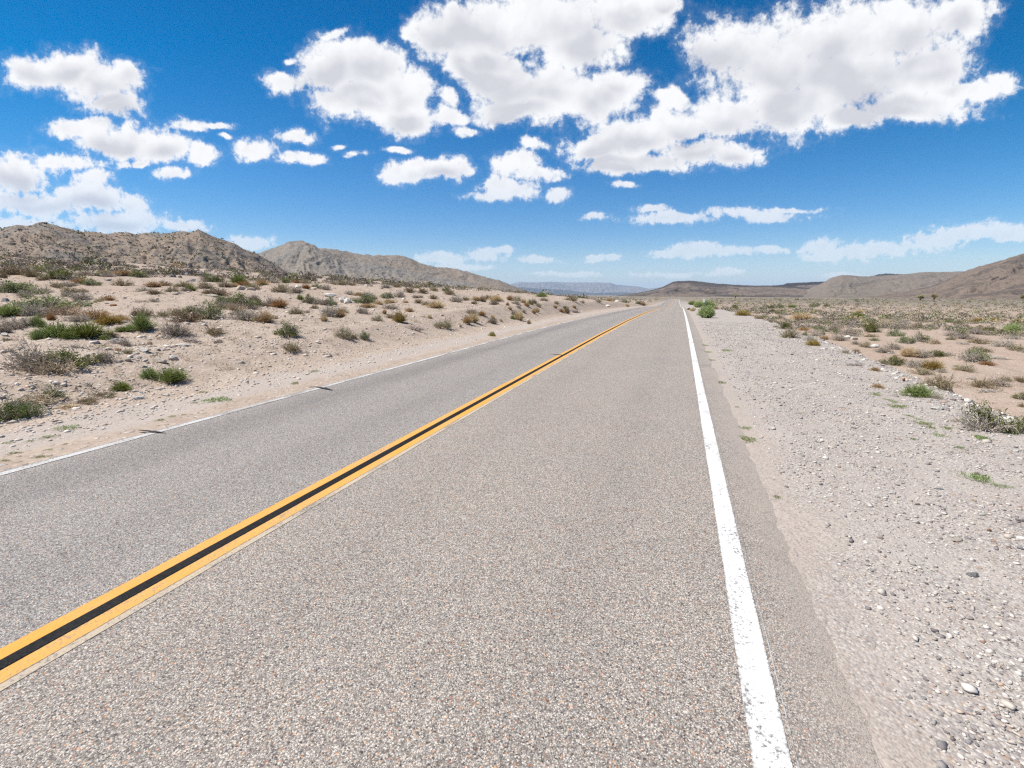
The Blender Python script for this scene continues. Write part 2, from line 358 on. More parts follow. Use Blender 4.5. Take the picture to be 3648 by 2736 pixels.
def road_mat():
    m, t, b, out = mat('worn_chip_seal')
    p = pos(t); x = t.math('SUBTRACT', t.sep(p)[0], attr(t, 'drift'))
    v = t.voro(p, 142.0); s = t.sep(v.outputs['Color'])
    st = t.ramp(s[0], [(0.0, (0.038, 0.036, 0.040)), (0.13, (0.100, 0.092, 0.092)), (0.30, (0.205, 0.170, 0.145)), (0.45, (0.235, 0.228, 0.225)), (0.64, (0.335, 0.305, 0.275)), (0.84, (0.450, 0.425, 0.395)), (0.91, (0.40, 0.245, 0.145)), (0.96, (0.28, 0.130, 0.085)), (1.0, (0.56, 0.535, 0.50))])
    v2 = t.voro(p, 245.0); s2 = t.sep(v2.outputs['Color'])
    st2 = t.ramp(s2[0], [(0.0, (0.040, 0.038, 0.039)), (0.25, (0.165, 0.152, 0.143)), (0.7, (0.300, 0.276, 0.256)), (1.0, (0.48, 0.455, 0.425))])
    col = t.mix(t.mr(s[1], 0.45, 0.55), st, st2)
    col = t.mix(t.mr(v.outputs['Distance'], 0.42, 0.66, 0, 0.62), col, (0.085, 0.076, 0.071))
    # lanes: the far lane is greyer and polished in two wheel tracks, the near lane warmer
    lw = t.mr(x, -2.95, -2.75)
    tint = t.mix(lw, (1.05, 1.045, 1.03), (1.15, 1.105, 1.045))
    col = t.mix(1.0, col, tint, 'MULTIPLY')
    def band(c0, wd): return t.mr(t.math('ABSOLUTE', t.math('SUBTRACT', x, c0)), 0.0, wd, 1, 0, 'SMOOTHSTEP')
    dirt = t.math('ADD', t.math('MULTIPLY', band(-5.35, 0.75), 1.0), t.math('MULTIPLY', band(-3.65, 0.5), 0.45))
    dirt = t.math('ADD', dirt, t.math('ADD', t.math('MULTIPLY', band(-2.0, 0.45), 0.32), t.math('MULTIPLY', band(-0.45, 0.45), 0.28)))
    lng = t.noise(t.vm('MULTIPLY', p, (1.0, 0.06, 1.0)), 1.6, 4, 0.6)
    dirt = t.math('MULTIPLY', dirt, t.mr(lng, 0.35, 0.65, 0.3, 1.0))
    col = t.mix(t.math('MULTIPLY', dirt, 0.62), col, t.mix(1.0, col, (0.62, 0.62, 0.64), 'MULTIPLY'))
    col = t.mix(t.mr(t.noise(p, 0.7, 5, 0.6), 0.35, 0.7, 0.0, 0.35), col, t.mix(1.0, col, (1.22, 1.19, 1.16), 'MULTIPLY'))
    edn = t.noise(p, 7, 6, 0.7)
    ed = t.math('MAXIMUM', t.mr(t.math('ADD', x, t.math('MULTIPLY', edn, 0.62)), 0.78, 1.10), t.mr(t.math('ADD', x, t.math('MULTIPLY', t.noise(p, 5, 4), 0.2)), -5.93, -6.03))
    col = t.mix(t.math('MULTIPLY', ed, 0.72), col, t.mix(t.mr(s2[1], 0.62, 0.85), (0.345, 0.292, 0.250), (0.19, 0.160, 0.142)))
    blot = t.voro(p, 0.55); bm = t.math('MULTIPLY', t.mr(t.math('ADD', blot.outputs['Distance'], t.math('MULTIPLY', t.noise(p, 6, 4), 0.06)), 0.045, 0.07, 1, 0), 0.5)
    col = t.mix(bm, col, (0.11, 0.085, 0.06))
    t.put(b.inputs['Base Color'], col)
    b.inputs['Roughness'].default_value = 0.8
    t.put(b.inputs['Normal'], t.bump(t.math('ADD', t.math('MULTIPLY', v.outputs['Distance'], -1.0), t.math('MULTIPLY', v2.outputs['Distance'], -0.5)), 0.42, 0.005))
    return m
M['road'] = road_mat()

def paint_mat(name, col, worn, amount, speck=1.0, under=(0.17, 0.155, 0.145), edge=True, vscale=95.0):
    """road paint; 'across' runs 0..1 over the stripe, worn chips let the aggregate show"""
    m, t, b, out = mat(name)
    p = pos(t); a = attr(t, 'across')
    n = t.noise(p, 55, 4, 0.7); big = t.noise(t.vm('MULTIPLY', p, (1, 0.35, 1)), 4.5, 4, 0.6)
    v = t.voro(p, vscale)
    c = t.mix(t.mr(big, 0.35, 0.65), col, worn)
    c = t.mix(t.mr(t.sep(v.outputs['Color'])[0], 0.0, 1.0, 0.0, 0.12), c, (0.12, 0.10, 0.08))
    hole = t.mr(t.math('ADD', t.math('MULTIPLY', n, 0.7), t.math('MULTIPLY', big, 0.5)), 0.70 - 0.10 * amount, 0.78 - 0.10 * amount)
    side = t.math('MULTIPLY', t.math('ABSOLUTE', t.math('SUBTRACT', a, 0.5)), 2.0)
    en = t.mr(t.math('ADD', side, t.math('MULTIPLY', t.math('SUBTRACT', n, 0.5), 0.75)), 0.86, 1.06)
    h = t.math('MAXIMUM', t.math('MULTIPLY', hole, speck), en) if edge else t.math('MULTIPLY', hole, speck)
    c = t.mix(h, c, under)
    t.put(b.inputs['Base Color'], c); b.inputs['Roughness'].default_value = 0.75; b.inputs['Specular IOR Level'].default_value = 0.05
    t.put(b.inputs['Normal'], t.bump(v.outputs['Distance'], 0.35, 0.004))
    return m
M['p_white'] = paint_mat('white_road_paint', (0.60, 0.595, 0.585), (0.54, 0.53, 0.515), 0.60)
M['p_white_old'] = paint_mat('thin_white_road_paint', (0.47, 0.455, 0.44), (0.40, 0.385, 0.365), 0.9)
M['p_yellow'] = paint_mat('yellow_road_paint', (0.560, 0.275, 0.055), (0.54, 0.300, 0.100), 0.35, 0.65)
M['p_black'] = paint_mat('black_road_paint', (0.0085, 0.0090, 0.0110), (0.013, 0.013, 0.014), -0.6, 0.2, (0.05, 0.048, 0.045), False)
M['p_cream'] = paint_mat('faded_cream_road_paint', (0.42, 0.345, 0.255), (0.37, 0.305, 0.235), 0.75)
def flat_mat(name, c, rough=0.85, c2=None):
    m, t, b, out = mat(name)
    t.put(b.inputs['Base Color'], t.mix(t.mr(t.noise(pos(t), 25, 4), 0.35, 0.65), c, c2 or tuple(0.8 * v for v in c)))
    b.inputs['Roughness'].default_value = rough
    return m
M['blackish'] = flat_mat('mottled_black', (0.020, 0.018, 0.018), 0.7, (0.045, 0.04, 0.038))

def hill_mat(name, sand, dark, rock, feat, rockamt, specks, veg=(0.115, 0.105, 0.066), rim=None):
    """feat: metres of the largest rock patches; specks: metres between shrubs"""
    m, t, b, out = mat(name)
    p = pos(t)
    n0 = t.noise(p, 1 / feat, 6, 0.6); n1 = t.noise(t.vm('MULTIPLY', p, (1, 1, 2.2)), 4.5 / feat, 6, 0.68, 0.6); n2 = t.noise(p, 26 / feat, 4, 0.65)
    col = t.mix(t.mr(n1, 0.36, 0.64), sand, dark)
    rk = t.mr(t.math('ADD', n0, t.math('MULTIPLY', n1, 0.5)), 0.80 - 0.16 * rockamt, 0.92 - 0.16 * rockamt)
    rcol = t.mix(t.mr(n2, 0.36, 0.62), rock, tuple(0.5 * v for v in rock))
    col = t.mix(t.math('MULTIPLY', rk, 0.85), col, rcol)
    col = t.mix(t.mr(n2, 0.52, 0.68, 0, 0.5), col, tuple(0.55 * v for v in dark))
    n3 = t.noise(t.vm('MULTIPLY', p, (1, 1, 1.6)), 95 / feat, 6, 0.72, 0.4)
    col = t.mix(t.mr(n3, 0.46, 0.62, 0, 0.6), col, tuple(0.62 * v for v in dark))
    col = t.mix(t.mr(n3, 0.44, 0.34, 0, 0.5), col, tuple(min(1.25 * v, .6) for v in sand))
    v = t.voro(t.vm('ADD', p, t.vm('MULTIPLY', t.noise(p, 1.3 / specks, 2, color=True), (specks * 0.5,) * 3)), 1 / specks)
    sp = t.math('MULTIPLY', t.mr(v.outputs['Distance'], 0.26, 0.44, 1, 0), t.mr(t.sep(v.outputs['Color'])[0], 0.15, 0.30))
    col = t.mix(t.math('MULTIPLY', sp, 0.85), col, veg)
    if rim is not None:
        rm = attr(t, 'rim')
        col = t.mix(t.mr(t.math('ADD', rm, t.math('MULTIPLY', t.math('SUBTRACT', n1, 0.5), 0.25)), 0.75, 0.9), col, rim)
    t.put(b.inputs['Base Color'], col)
    t.put(b.inputs['Normal'], t.bump(t.math('ADD', t.math('MULTIPLY', n1, 1.0), t.math('ADD', t.math('MULTIPLY', n2, 0.35), t.math('MULTIPLY', sp, 0.15))), 0.6, feat * 0.07))
    return m

# ------------------------------------------------------------------ terrain
_FY = np.array([-400, 0, 18, 28, 40, 50, 64, 77, 90, 110, 130, 160, 207, 300, 450, 560, 700, 1500, 3000, 6000, 60000.])
_FZ = np.array([0, 0, 0, -.05, -.2, -.37, -.64, -.92, -1.25, -1.82, -2.42, -2.95, -3.35, -4.2, -5.4, -6.2, -8.8, -18, -34, -64, -600.])
def fall(Y):
    Y = np.asarray(Y, float); s = np.clip(np.abs(Y) * 0.03, 0.5, 60)
    return (np.interp(Y - s, _FY, _FZ) + 2 * np.interp(Y, _FY, _FZ) + np.interp(Y + s, _FY, _FZ)) / 4
def drift(Y):
    return np.interp(Y, [-400, 70, 120, 160, 207, 350, 560, 1000, 30000], [0, 0, -.12, -.38, -.7, -1.4, -2.3, -5, -5])
def edge_r(Y):   # outer lip of the gravel shoulder
    return np.interp(Y, [-50, 4, 8, 11, 18, 46, 90, 200, 600], [4.0, 4.1, 4.2, 4.4, 4.7, 5.0, 4.6, 4.2, 4]) + 0.22 * pn(Y * 0.45, Y * 0 + 3.3, 5) + 0.10 * pn(Y * 1.7, Y * 0 + 8.1, 6)
def toe_l(Y):
    return 8.05 + 0.25 * pn(Y * 0.22, Y * 0 + 1.7, 8) + 0.12 * pn(Y * 1.1, Y * 0 + 4.4, 9)
def height(X, Y, micro=True):
    X = np.asarray(X, float); Y = np.asarray(Y, float)
    x = X - drift(Y); z = fall(Y)
    s = np.maximum(-x - toe_l(Y), 0)
    k = np.interp(Y, [-300, 110, 180, 300, 500, 900, 3000], [1, 1, .62, .34, .18, .08, .0])
    hb = np.interp(Y, [-50, 8, 20, 34, 70, 110, 160, 300], [.28, .30, .5, .85, .8, .55, .35, .15])
    rise = hb * sstep(0, 2.6, s) + np.interp(s, [0, 3, 12, 30, 52, 64, 80, 130, 400, 4000], [0, .16, .95, 2.35, 4.0, 4.45, 4.3, 2.6, -1.0, -1.0]) * k
    z = z + rise
    q = np.maximum(x - edge_r(Y), 0)
    z = z - 0.85 * sstep(0, 1.5, q) * np.interp(Y, [-50, 60, 150, 400], [1, 1, .7, .35]) - 0.35 * sstep(2, 30, q)
    if micro:
        off = np.maximum(s, np.maximum(q, 0))
        wz = sstep(0.3, 6, off)
        z = z + wz * (0.22 * fbm(X * 0.11, Y * 0.11, 3, 21) + 0.055 * fbm(X * 0.7, Y * 0.7, 3, 31)) + sstep(0.0, 0.8, s) * 0.035 * fbm(X * 2.6, Y * 2.6, 3, 41)
        z = z + sstep(0.9, 1.6, x) * 0.018 * fbm(X * 1.3, Y * 0.8, 3, 51) + sstep(6.2, 6.9, -x) * 0.03 * fbm(X * 1.1, Y * 0.7, 3, 61)
        far = sstep(300, 900, np.hypot(X, Y)); z = z + far * 1.6 * fbm(X * 0.004, Y * 0.004, 3, 71)
    return z

def bed(x):
    """how far the soil lies lower under the pavement"""
    return 0.016 * (sstep(-6.42, -6.2, x) * (1 - sstep(1.0, 1.3, x)))
def spaced(a, b, s0, g):
    out = [a]; s = s0
    while out[-1] < b: out.append(out[-1] + s); s = max(s0, s * g)
    return out
xr = spaced(8.0, 60, 0.16, 1.02); xr = xr + spaced(xr[-1] + 1.0, 30000, 1.2, 1.07)
xl = spaced(12.0, 75, 0.15, 1.014); xl = xl + spaced(xl[-1] + 0.8, 30000, 1.0, 1.07)
GX = np.array(sorted([-v for v in xl]) + list(np.arange(-11.86, 7.9, 0.13)) + xr)
yl = spaced(1.0, 30000, 0.13, 1.0); 
ys = [1.0]
while ys[-1] < 30000: ys.append(ys[-1] + max(0.13, 0.0125 * ys[-1]))
GY = np.array(sorted([-v for v in spaced(1.0, 400, 0.5, 1.15)]) + list(np.arange(-0.8, 0.95, 0.2)) + ys)
XX, YY = np.meshgrid(GX, GY)
XX = XX + drift(YY)
ZZ = height(XX, YY)
xx = XX - drift(YY)
ZZ = ZZ - bed(xx)
e_r, t_l = edge_r(YY), toe_l(YY)
nz = fbm(XX * 0.9, YY * 0.6, 3, 81)
a_gr = sstep(0.72, 1.15, xx + 0.28 * nz) * (1 - sstep(0.1, 1.1, xx - e_r))
a_du = np.maximum((1 - sstep(0.85, 1.35, xx + 0.40 * nz)) * (xx > -1) * 0.75, sstep(-7.9, -7.4, xx + 0.35 * nz) * (1 - sstep(-6.75, -6.45, xx + 0.2 * nz)) * 0.85)
a_pl = np.maximum(sstep(0.4, 1.6, xx - e_r), sstep(5, 16, -xx - t_l) * 0.55)
dist = np.hypot(XX, YY)
a_sc = sstep(110, 380, dist) * 0.88
gme = mesh_np('desert_ground', np.stack([XX, YY, ZZ], -1).reshape(-1, 3), grid_faces(len(GX), len(GY)), [M['ground']], smooth=True,
              attrs={'gravel': a_gr.ravel(), 'dust': a_du.ravel(), 'plain': a_pl.ravel(), 'scrub': a_sc.ravel()})
link('ground', gme, kind='structure')

# ------------------------------------------------------------------ road and its markings
RY = np.array([-30, -20, -12, -6, -3] + list(np.arange(-2, 20, 0.25)) + list(np.geomspace(20, 1400, 260)))
def strip(name, x0, x1, dz, m, kind='structure', cols=2, jit=0.0, ys=RY, smooth=True, rim=0.0):
    us = np.linspace(0, 1, cols)
    if rim: us = np.concatenate([[0, .014], us[1:-1], [.983, 1]]); cols = len(us)
    xs = x0 + (x1 - x0) * us
    A, B = np.meshgrid(xs, ys); Uu = np.meshgrid(us, ys)[0]
    if jit:
        j = jit * (fbm(B * 0.9, B * 0 + x0, 3, 90) + 0.5 * fbm(B * 5, B * 0 + x1, 2, 95))
        A = A + np.where(Uu == 0, -j, 0) + np.where(Uu == 1, j, 0)
    Xw = A + drift(B)
    me = mesh_np(name, np.stack([Xw, B, fall(B) + dz - rim * ((Uu == 0) | (Uu == 1))], -1).reshape(-1, 3), grid_faces(cols, len(ys)), [m], smooth=smooth,
                 attrs={'across': Uu.ravel(), 'drift': drift(B).ravel()})
    return link(name, me, kind=kind)
RYf = np.concatenate([np.arange(-3, 25, 0.06), np.geomspace(25, 1400, 500)])
strip('road', -6.13, 0.86, 0.0, M['road'], cols=12, jit=0.085, ys=RYf, rim=0.03)
strip('edge_line', -5.99, -5.885, 0.004, M['p_white_old'], jit=0.004)
strip('edge_line', 0.355, 0.492, 0.004, M['p_white'], jit=0.003)
M['p_ghost'] = paint_mat('ghost_of_white_paint', (0.36, 0.345, 0.33), (0.30, 0.285, 0.27), 1.5)
strip('edge_line_ghost', 0.509, 0.515, 0.004, M['p_ghost'])
strip('centre_line', -2.995, -2.890, 0.004, M['p_yellow'], jit=0.0)
strip('centre_line', -2.818, -2.716, 0.004, M['p_yellow'], jit=0.0)
strip('centre_line_gap', -2.893, -2.815, 0.008, M['p_black'], jit=0.002)
strip('old_centre_line', -2.719, -2.662, 0.0025, M['p_cream'], jit=0.003)

# ------------------------------------------------------------------ hills
def azel(dx, dy):
    d = ray(dx * DS, dy * DS); return math.atan2(d[0], d[1]), d[2] / math.hypot(d[0], d[1])
def hill(name, pts, r0, wf, wb, m, namp=0.06, rough=0.004, seed=0, shape=1.35, rvar=0.12, na=360, nr=90, rimw=None, base=-6, label=None, gully=9):
    """pts: skyline in the photograph (display pixels); r0: distance of the crest; wf, wb: depth of the slopes before and behind it"""
    ae = np.array([azel(*p) for p in pts]); az = np.linspace(ae[0, 0], ae[-1, 0], na)
    el = np.interp(az, ae[:, 0], ae[:, 1])
    rr = r0 * (1 + rvar * fbm(az * 7 + seed, az * 0 + seed, 2, seed))
    tt = np.concatenate([np.linspace(-1, 0, nr), np.linspace(0, 1, nr // 3)[1:]])
    A = az[None, :].repeat(len(tt), 0); T = tt[:, None].repeat(na, 1)
    Rr = rr[None, :] + np.where(T < 0, T * wf, T * wb)
    X, Y = Rr * np.sin(A), Rr * np.cos(A)
    ridge = EYE + el * rr
    zb = fall(np.maximum(Y, 0)) + base
    pr = np.where(T < 0, np.clip(1 + T, 0, 1) ** shape, np.clip(1 - T, 0, 1) ** 1.2)
    hgt = np.maximum(ridge[None, :] - zb, 1.0)
    gl = np.abs(fbm(A * r0 / (wf / gully) + 0.6 * fbm(A * 20, T * 3, 2, seed + 5), T * 2.2, 4, seed + 1, 0.55))
    env = np.clip(1 - np.abs(pr - 0.5) * 2, 0, 1) ** 0.7
    Z = zb + hgt * pr + hgt * namp * 3.0 * env * (0.28 - gl)
    fr = fbm(X * 30 / wf, Y * 30 / wf, 4, seed + 9, 0.6)
    Z = Z + hgt.mean() * rough * 6 * fr * np.clip(pr * 3, 0, 1)
    rim = np.clip(pr, 0, 1) if rimw is None else sstep(rimw - 0.12, rimw, pr)
    me = mesh_np(name, np.stack([X, Y, Z], -1).reshape(-1, 3), grid_faces(na, len(tt)), [m], smooth=True, attrs={'rim': rim.ravel()})
    o = link(name, me, kind='structure')
    if label: o['label'] = label
    return (X, Y, Z, pr)

SK_A = [(-420,560),(-300,535),(-180,515),(-60,503),(0,495),(18,489),(35,485),(52,486),(67,486),(80,482),(92,481),(107,483),(122,488),(140,492),(160,498),(180,501),(200,501),(225,505),(250,503),(275,502),(300,506),(312,503),(325,502),(350,505),(368,503),(387,500),(405,502),(415,500),(425,497),(433,499),(440,502),(455,508),(467,513),(484,518),(500,522),(513,530),(525,538),(553,547),(572,558),(590,568),(610,581),(628,591),(653,601),(690,609),(760,616),(830,624)]
SK_B = [(470,600),(520,566),(553,548),(573,542),(590,536),(608,529),(625,522),(636,522),(641,520),(647,519.5),(654,521),(660,522),(678,530),(690,537),(700,540),(716,546),(740,556),(790,566),(860,580),(940,596),(1000,606),(1060,616),(1120,632)]
SK_B2 = [(600,560),(660,542),(690,537),(718,537),(735,540),(753,544),(765,547),(778,549),(790,550),(803,551),(822,551),(840,551.5),(855,551),(868,552),(878,555),(888,559),(903,567),(928,574),(946,577),(965,578),(985,581),(1003,585),(1022,590),(1040,596),(1060,601),(1078,606),(1092,611),(1106,617),(1130,626),(1170,640)]
SK_C = [(800,622),(950,618),(1060,617),(1095,617),(1106,613),(1121,609),(1150,610),(1193,609),(1225,610),(1256,610),(1290,610),(1318,611),(1331,615),(1356,617),(1381,619),(1401,623.5),(1426,621),(1470,617),(1530,622),(1600,626),(1700,630)]
SK_C2 = [(1090,622),(1130,620.5),(1150,622),(1180,624.5),(1210,625.5),(1240,629),(1280,633),(1320,632),(1350,631.5),(1375,633.5),(1400,630),(1430,632),(1460,640)]
SK_D = [(1300,643),(1356,636),(1375,633),(1393,630),(1412,625.5),(1431,620),(1446,612.5),(1456,608),(1470,607),(1488,606.3),(1500,607),(1511,608),(1530,610.5),(1551,613),(1578,614.5),(1606,616),(1632,617),(1659,617),(1700,619),(1760,622),(1840,630)]
SK_E = [(1560,637),(1620,624),(1659,617),(1680,616),(1691,615),(1699,612),(1716,611),(1734,610),(1758,609),(1781,608),(1830,607),(1900,612),(1980,622)]
SK_F = [(1650,642),(1731,631),(1758,620),(1781,609),(1794,600.5),(1806,597),(1819,594),(1830,594.5),(1839,595),(1856,596.5),(1874,597),(1894,596),(1920,594),(1949,592.5),(1971,590.5),(1988,588),(2004,587),(2020,587.5),(2034,587.5),(2060,587),(2084,586),(2150,585),(2260,588),(2420,596),(2600,610)]
SK_G = [(1860,602),(1885,596),(1897,592.5),(1915,591),(1922,590.5),(1935,592),(1949,592),(1960,594),(1990,602)]
SK_H = [(1880,641),(1940,632),(1975,626),(2009,619),(2030,611),(2049,603),(2066,595),(2084,587),(2092,583),(2099,581),(2114,576),(2129,572),(2144,568),(2159,565),(2170,561),(2179,557.5),(2195,553),(2212,548),(2270,530),(2360,512),(2460,500),(2600,520),(2750,560)]
M['hill_a'] = hill_mat('rocky_hill_near', (0.268, 0.204, 0.155), (0.200, 0.150, 0.112), (0.190, 0.176, 0.165), 34, 0.36, 2.2, (0.100, 0.090, 0.067))
M['hill_b'] = hill_mat('rocky_hill', (0.243, 0.204, 0.170), (0.185, 0.156, 0.130), (0.225, 0.212, 0.198), 75, 0.55, 3.8, (0.132, 0.116, 0.082))
M['hill_b2'] = hill_mat('tan_hill', (0.237, 0.190, 0.151), (0.180, 0.145, 0.116), (0.218, 0.201, 0.186), 80, 0.22, 3.8, (0.125, 0.108, 0.072))
M['hill_c'] = hill_mat('far_range', (0.20, 0.17, 0.15), (0.155, 0.132, 0.118), (0.13, 0.12, 0.12), 1700, 0.2, 160)
M['hill_c2'] = hill_mat('far_foothills', (0.075, 0.07, 0.065), (0.05, 0.048, 0.046), (0.05, 0.05, 0.05), 900, 0.2, 130)
M['hill_d'] = hill_mat('dark_mesa', (0.183, 0.140, 0.110), (0.132, 0.100, 0.081), (0.049, 0.041, 0.039), 330, 0.45, 9, (0.104, 0.088, 0.061), rim=(0.055, 0.044, 0.039))
M['hill_e'] = hill_mat('basalt_mesa', (0.183, 0.144, 0.120), (0.128, 0.098, 0.085), (0.073, 0.061, 0.059), 300, 0.35, 9, (0.091, 0.078, 0.061), rim=(0.034, 0.029, 0.029))
M['hill_f'] = hill_mat('pale_hill', (0.204, 0.164, 0.132), (0.153, 0.122, 0.098), (0.182, 0.155, 0.133), 150, 0.15, 5, (0.119, 0.106, 0.069))
M['hill_h'] = hill_mat('brown_hill', (0.194, 0.147, 0.115), (0.136, 0.102, 0.081), (0.087, 0.071, 0.064), 110, 0.45, 4, (0.104, 0.089, 0.059))
HA = hill('hill', SK_A, 560, 300, 420, M['hill_a'], 0.045, 0.0035, 11, 1.25, 0.06, 520, 130, base=-3)
hill('hill', SK_B, 1350, 520, 800, M['hill_b'], 0.035, 0.006, 23, 1.25, 0.05, 420, 110)
hill('hill', SK_B2, 1600, 760, 900, M['hill_b2'], 0.03, 0.0045, 37, 1.3, 0.05, 420, 100)
hill('mountain_range', SK_C, 21000, 3600, 3000, M['hill_c'], 0.06, 0.004, 41, 0.9, 0.04, 420, 80, base=-20, gully=26)
hill('foothills', SK_C2, 15000, 1500, 1500, M['hill_c2'], 0.08, 0.01, 43, 1.2, 0.03, 300, 40, base=-20)
hill('mesa', SK_D, 2700, 1000, 1300, M['hill_d'], 0.07, 0.004, 53, 1.0, 0.04, 420, 110, rimw=0.90, gully=6)
hill('mesa', SK_E, 3300, 900, 1500, M['hill_e'], 0.06, 0.004, 59, 1.0, 0.02, 300, 90, rimw=0.80)
hill('hill', SK_F, 2500, 1150, 1300, M['hill_f'], 0.045, 0.002, 61, 1.45, 0.03, 420, 110, gully=12)
hill('mesa', SK_G, 3900, 500, 500, M['hill_e'], 0.03, 0.004, 67, 0.8, 0.02, 140, 40, rimw=0.3)
hill('hill', SK_H, 1500, 760, 1000, M['hill_h'], 0.09, 0.004, 71, 1.3, 0.05, 460, 120, gully=7)
# ------------------------------------------------------------------ prototypes: shrubs, tufts, branches
def tubes(paths, r0, r1, sides=3):
    """paths (n, k, 3) -> tapered tubes"""
    n, k, _ = paths.shape
    d = np.gradient(paths, axis=1); d /= np.linalg.norm(d, axis=2, keepdims=True) + 1e-9
    ref = np.where(np.abs(d[..., 2:3]) > 0.9, np.array([1.0, 0, 0]), np.array([0, 0, 1.0]))
    a = np.cross(d, ref); a /= np.linalg.norm(a, axis=2, keepdims=True) + 1e-9; b = np.cross(d, a)
    r = (np.linspace(0, 1, k)[None, :] * (np.asarray(r1) - np.asarray(r0))[..., None] + np.asarray(r0)[..., None]) if np.ndim(r0) else np.linspace(r0, r1, k)[None, :]
    r = np.broadcast_to(r, (n, k))
    an = np.arange(sides) * 2 * math.pi / sides
    V_ = paths[:, :, None, :] + r[..., None, None] * (np.cos(an)[:, None] * a[:, :, None, :] + np.sin(an)[:, None] * b[:, :, None, :])
    i = np.arange(n * k * sides).reshape(n, k, sides); j = np.roll(i, -1, 2)
    F = np.stack([i[:, :-1], j[:, :-1], j[:, 1:], i[:, 1:]], -1).reshape(-1, 4)
    return V_.reshape(-1, 3), F
def blades(P_, size, g, flat=0.0, up=0.0, aspect=0.5):
    """little leaf quads at P_ with random orientation"""
    n = len(P_); d = g.normal(size=(n, 3)); d[:, 2] = d[:, 2] * (1 - flat) + up; d /= np.linalg.norm(d, axis=1, keepdims=True)
    e = np.cross(d, g.normal(size=(n, 3))); e /= np.linalg.norm(e, axis=1, keepdims=True) + 1e-9
    if flat: e[:, 2] *= (1 - flat)
    s = size * g.uniform(0.6, 1.4, n)[:, None]
    L_, W_ = d * s, e * s * aspect
    V_ = np.stack([P_ - L_ * .5, P_ + W_ * .5, P_ + L_ * .5, P_ - W_ * .5], 1).reshape(-1, 3)
    return V_, np.arange(4 * n).reshape(n, 4)
def join(parts):
    Vs, Fs, o = [], [], 0
    for V_, F_ in parts: Vs.append(V_); Fs.append(F_ + o); o += len(V_)
    return np.concatenate(Vs), np.concatenate(Fs)
def branches(g, n, h, spread=0.5, k=4, low=0.05, base=0.10, curl=0.12, sub=3, subl=0.35, inner=0.55):
    """main stems from a small base out to a dome of radius spread and height h, each with side twigs; returns list of path arrays and tips"""
    az = g.uniform(0, 2 * math.pi, n); el = np.arcsin(g.uniform(low, 1, n))
    ln = g.uniform(inner, 1.0, n)
    lob = 1 + 0.22 * np.sin(az * 3 + g.uniform(0, 6)) + 0.15 * np.sin(az * 5 + g.uniform(0, 6))
    tip = np.stack([np.cos(az) * np.cos(el) * spread * ln * lob, np.sin(az) * np.cos(el) * spread * ln * lob, np.sin(el) * h * ln * (0.85 + 0.3 * g.random(n))], 1)
    st = np.stack([np.cos(az), np.sin(az), np.zeros(n)], 1) * (base * g.random(n))[:, None]
    tt = np.linspace(0, 1, k)[None, :, None]
    bow = np.zeros((n, 1, 3)); bow[:, 0, 2] = h * 0.25 * g.uniform(-0.2, 1, n)
    P_ = st[:, None] + (tip - st)[:, None] * tt + bow * (tt * (1 - tt)) * 2 + g.normal(scale=curl * spread * 0.3, size=(n, k, 3)) * tt
    P_[..., 2] = np.maximum(P_[..., 2], 0.0)
    P_[:, 0, 2] = -0.03
    out = [P_]; tips = [P_[:, -1]]
    if sub:
        idx = np.repeat(np.arange(n), sub); f = g.uniform(0.35, 0.95, len(idx)) * (k - 1); i0 = np.minimum(f.astype(int), k - 2); fr = (f - i0)[:, None]
        s0 = P_[idx, i0] * (1 - fr) + P_[idx, i0 + 1] * fr
        dd = P_[idx, -1] - P_[idx, 0]; dl = np.linalg.norm(dd, axis=1, keepdims=True)
        dv = dd / (dl + 1e-9) + g.normal(scale=0.65, size=(len(idx), 3)); dv /= np.linalg.norm(dv, axis=1, keepdims=True)
        e1 = s0 + dv * dl * subl * g.uniform(0.5, 1.2, (len(idx), 1)); e1[:, 2] = np.maximum(e1[:, 2], 0.0)
        t3 = np.linspace(0, 1, 3)[None, :, None]
        S_ = s0[:, None] + (e1 - s0)[:, None] * t3 + g.normal(scale=0.012, size=(len(idx), 3, 3)) * t3
        out.append(S_); tips.append(e1)
    return out, np.concatenate(tips)
def clump_leaves(g, tips, n, size, r, zmin=-1.0, **kw):
    t_ = tips[tips[:, 2] >= zmin]
    c = t_[g.integers(0, len(t_), n)] + g.normal(scale=r, size=(n, 3)); c[:, 2] = np.abs(c[:, 2])
    return blades(c, size, g, **kw)
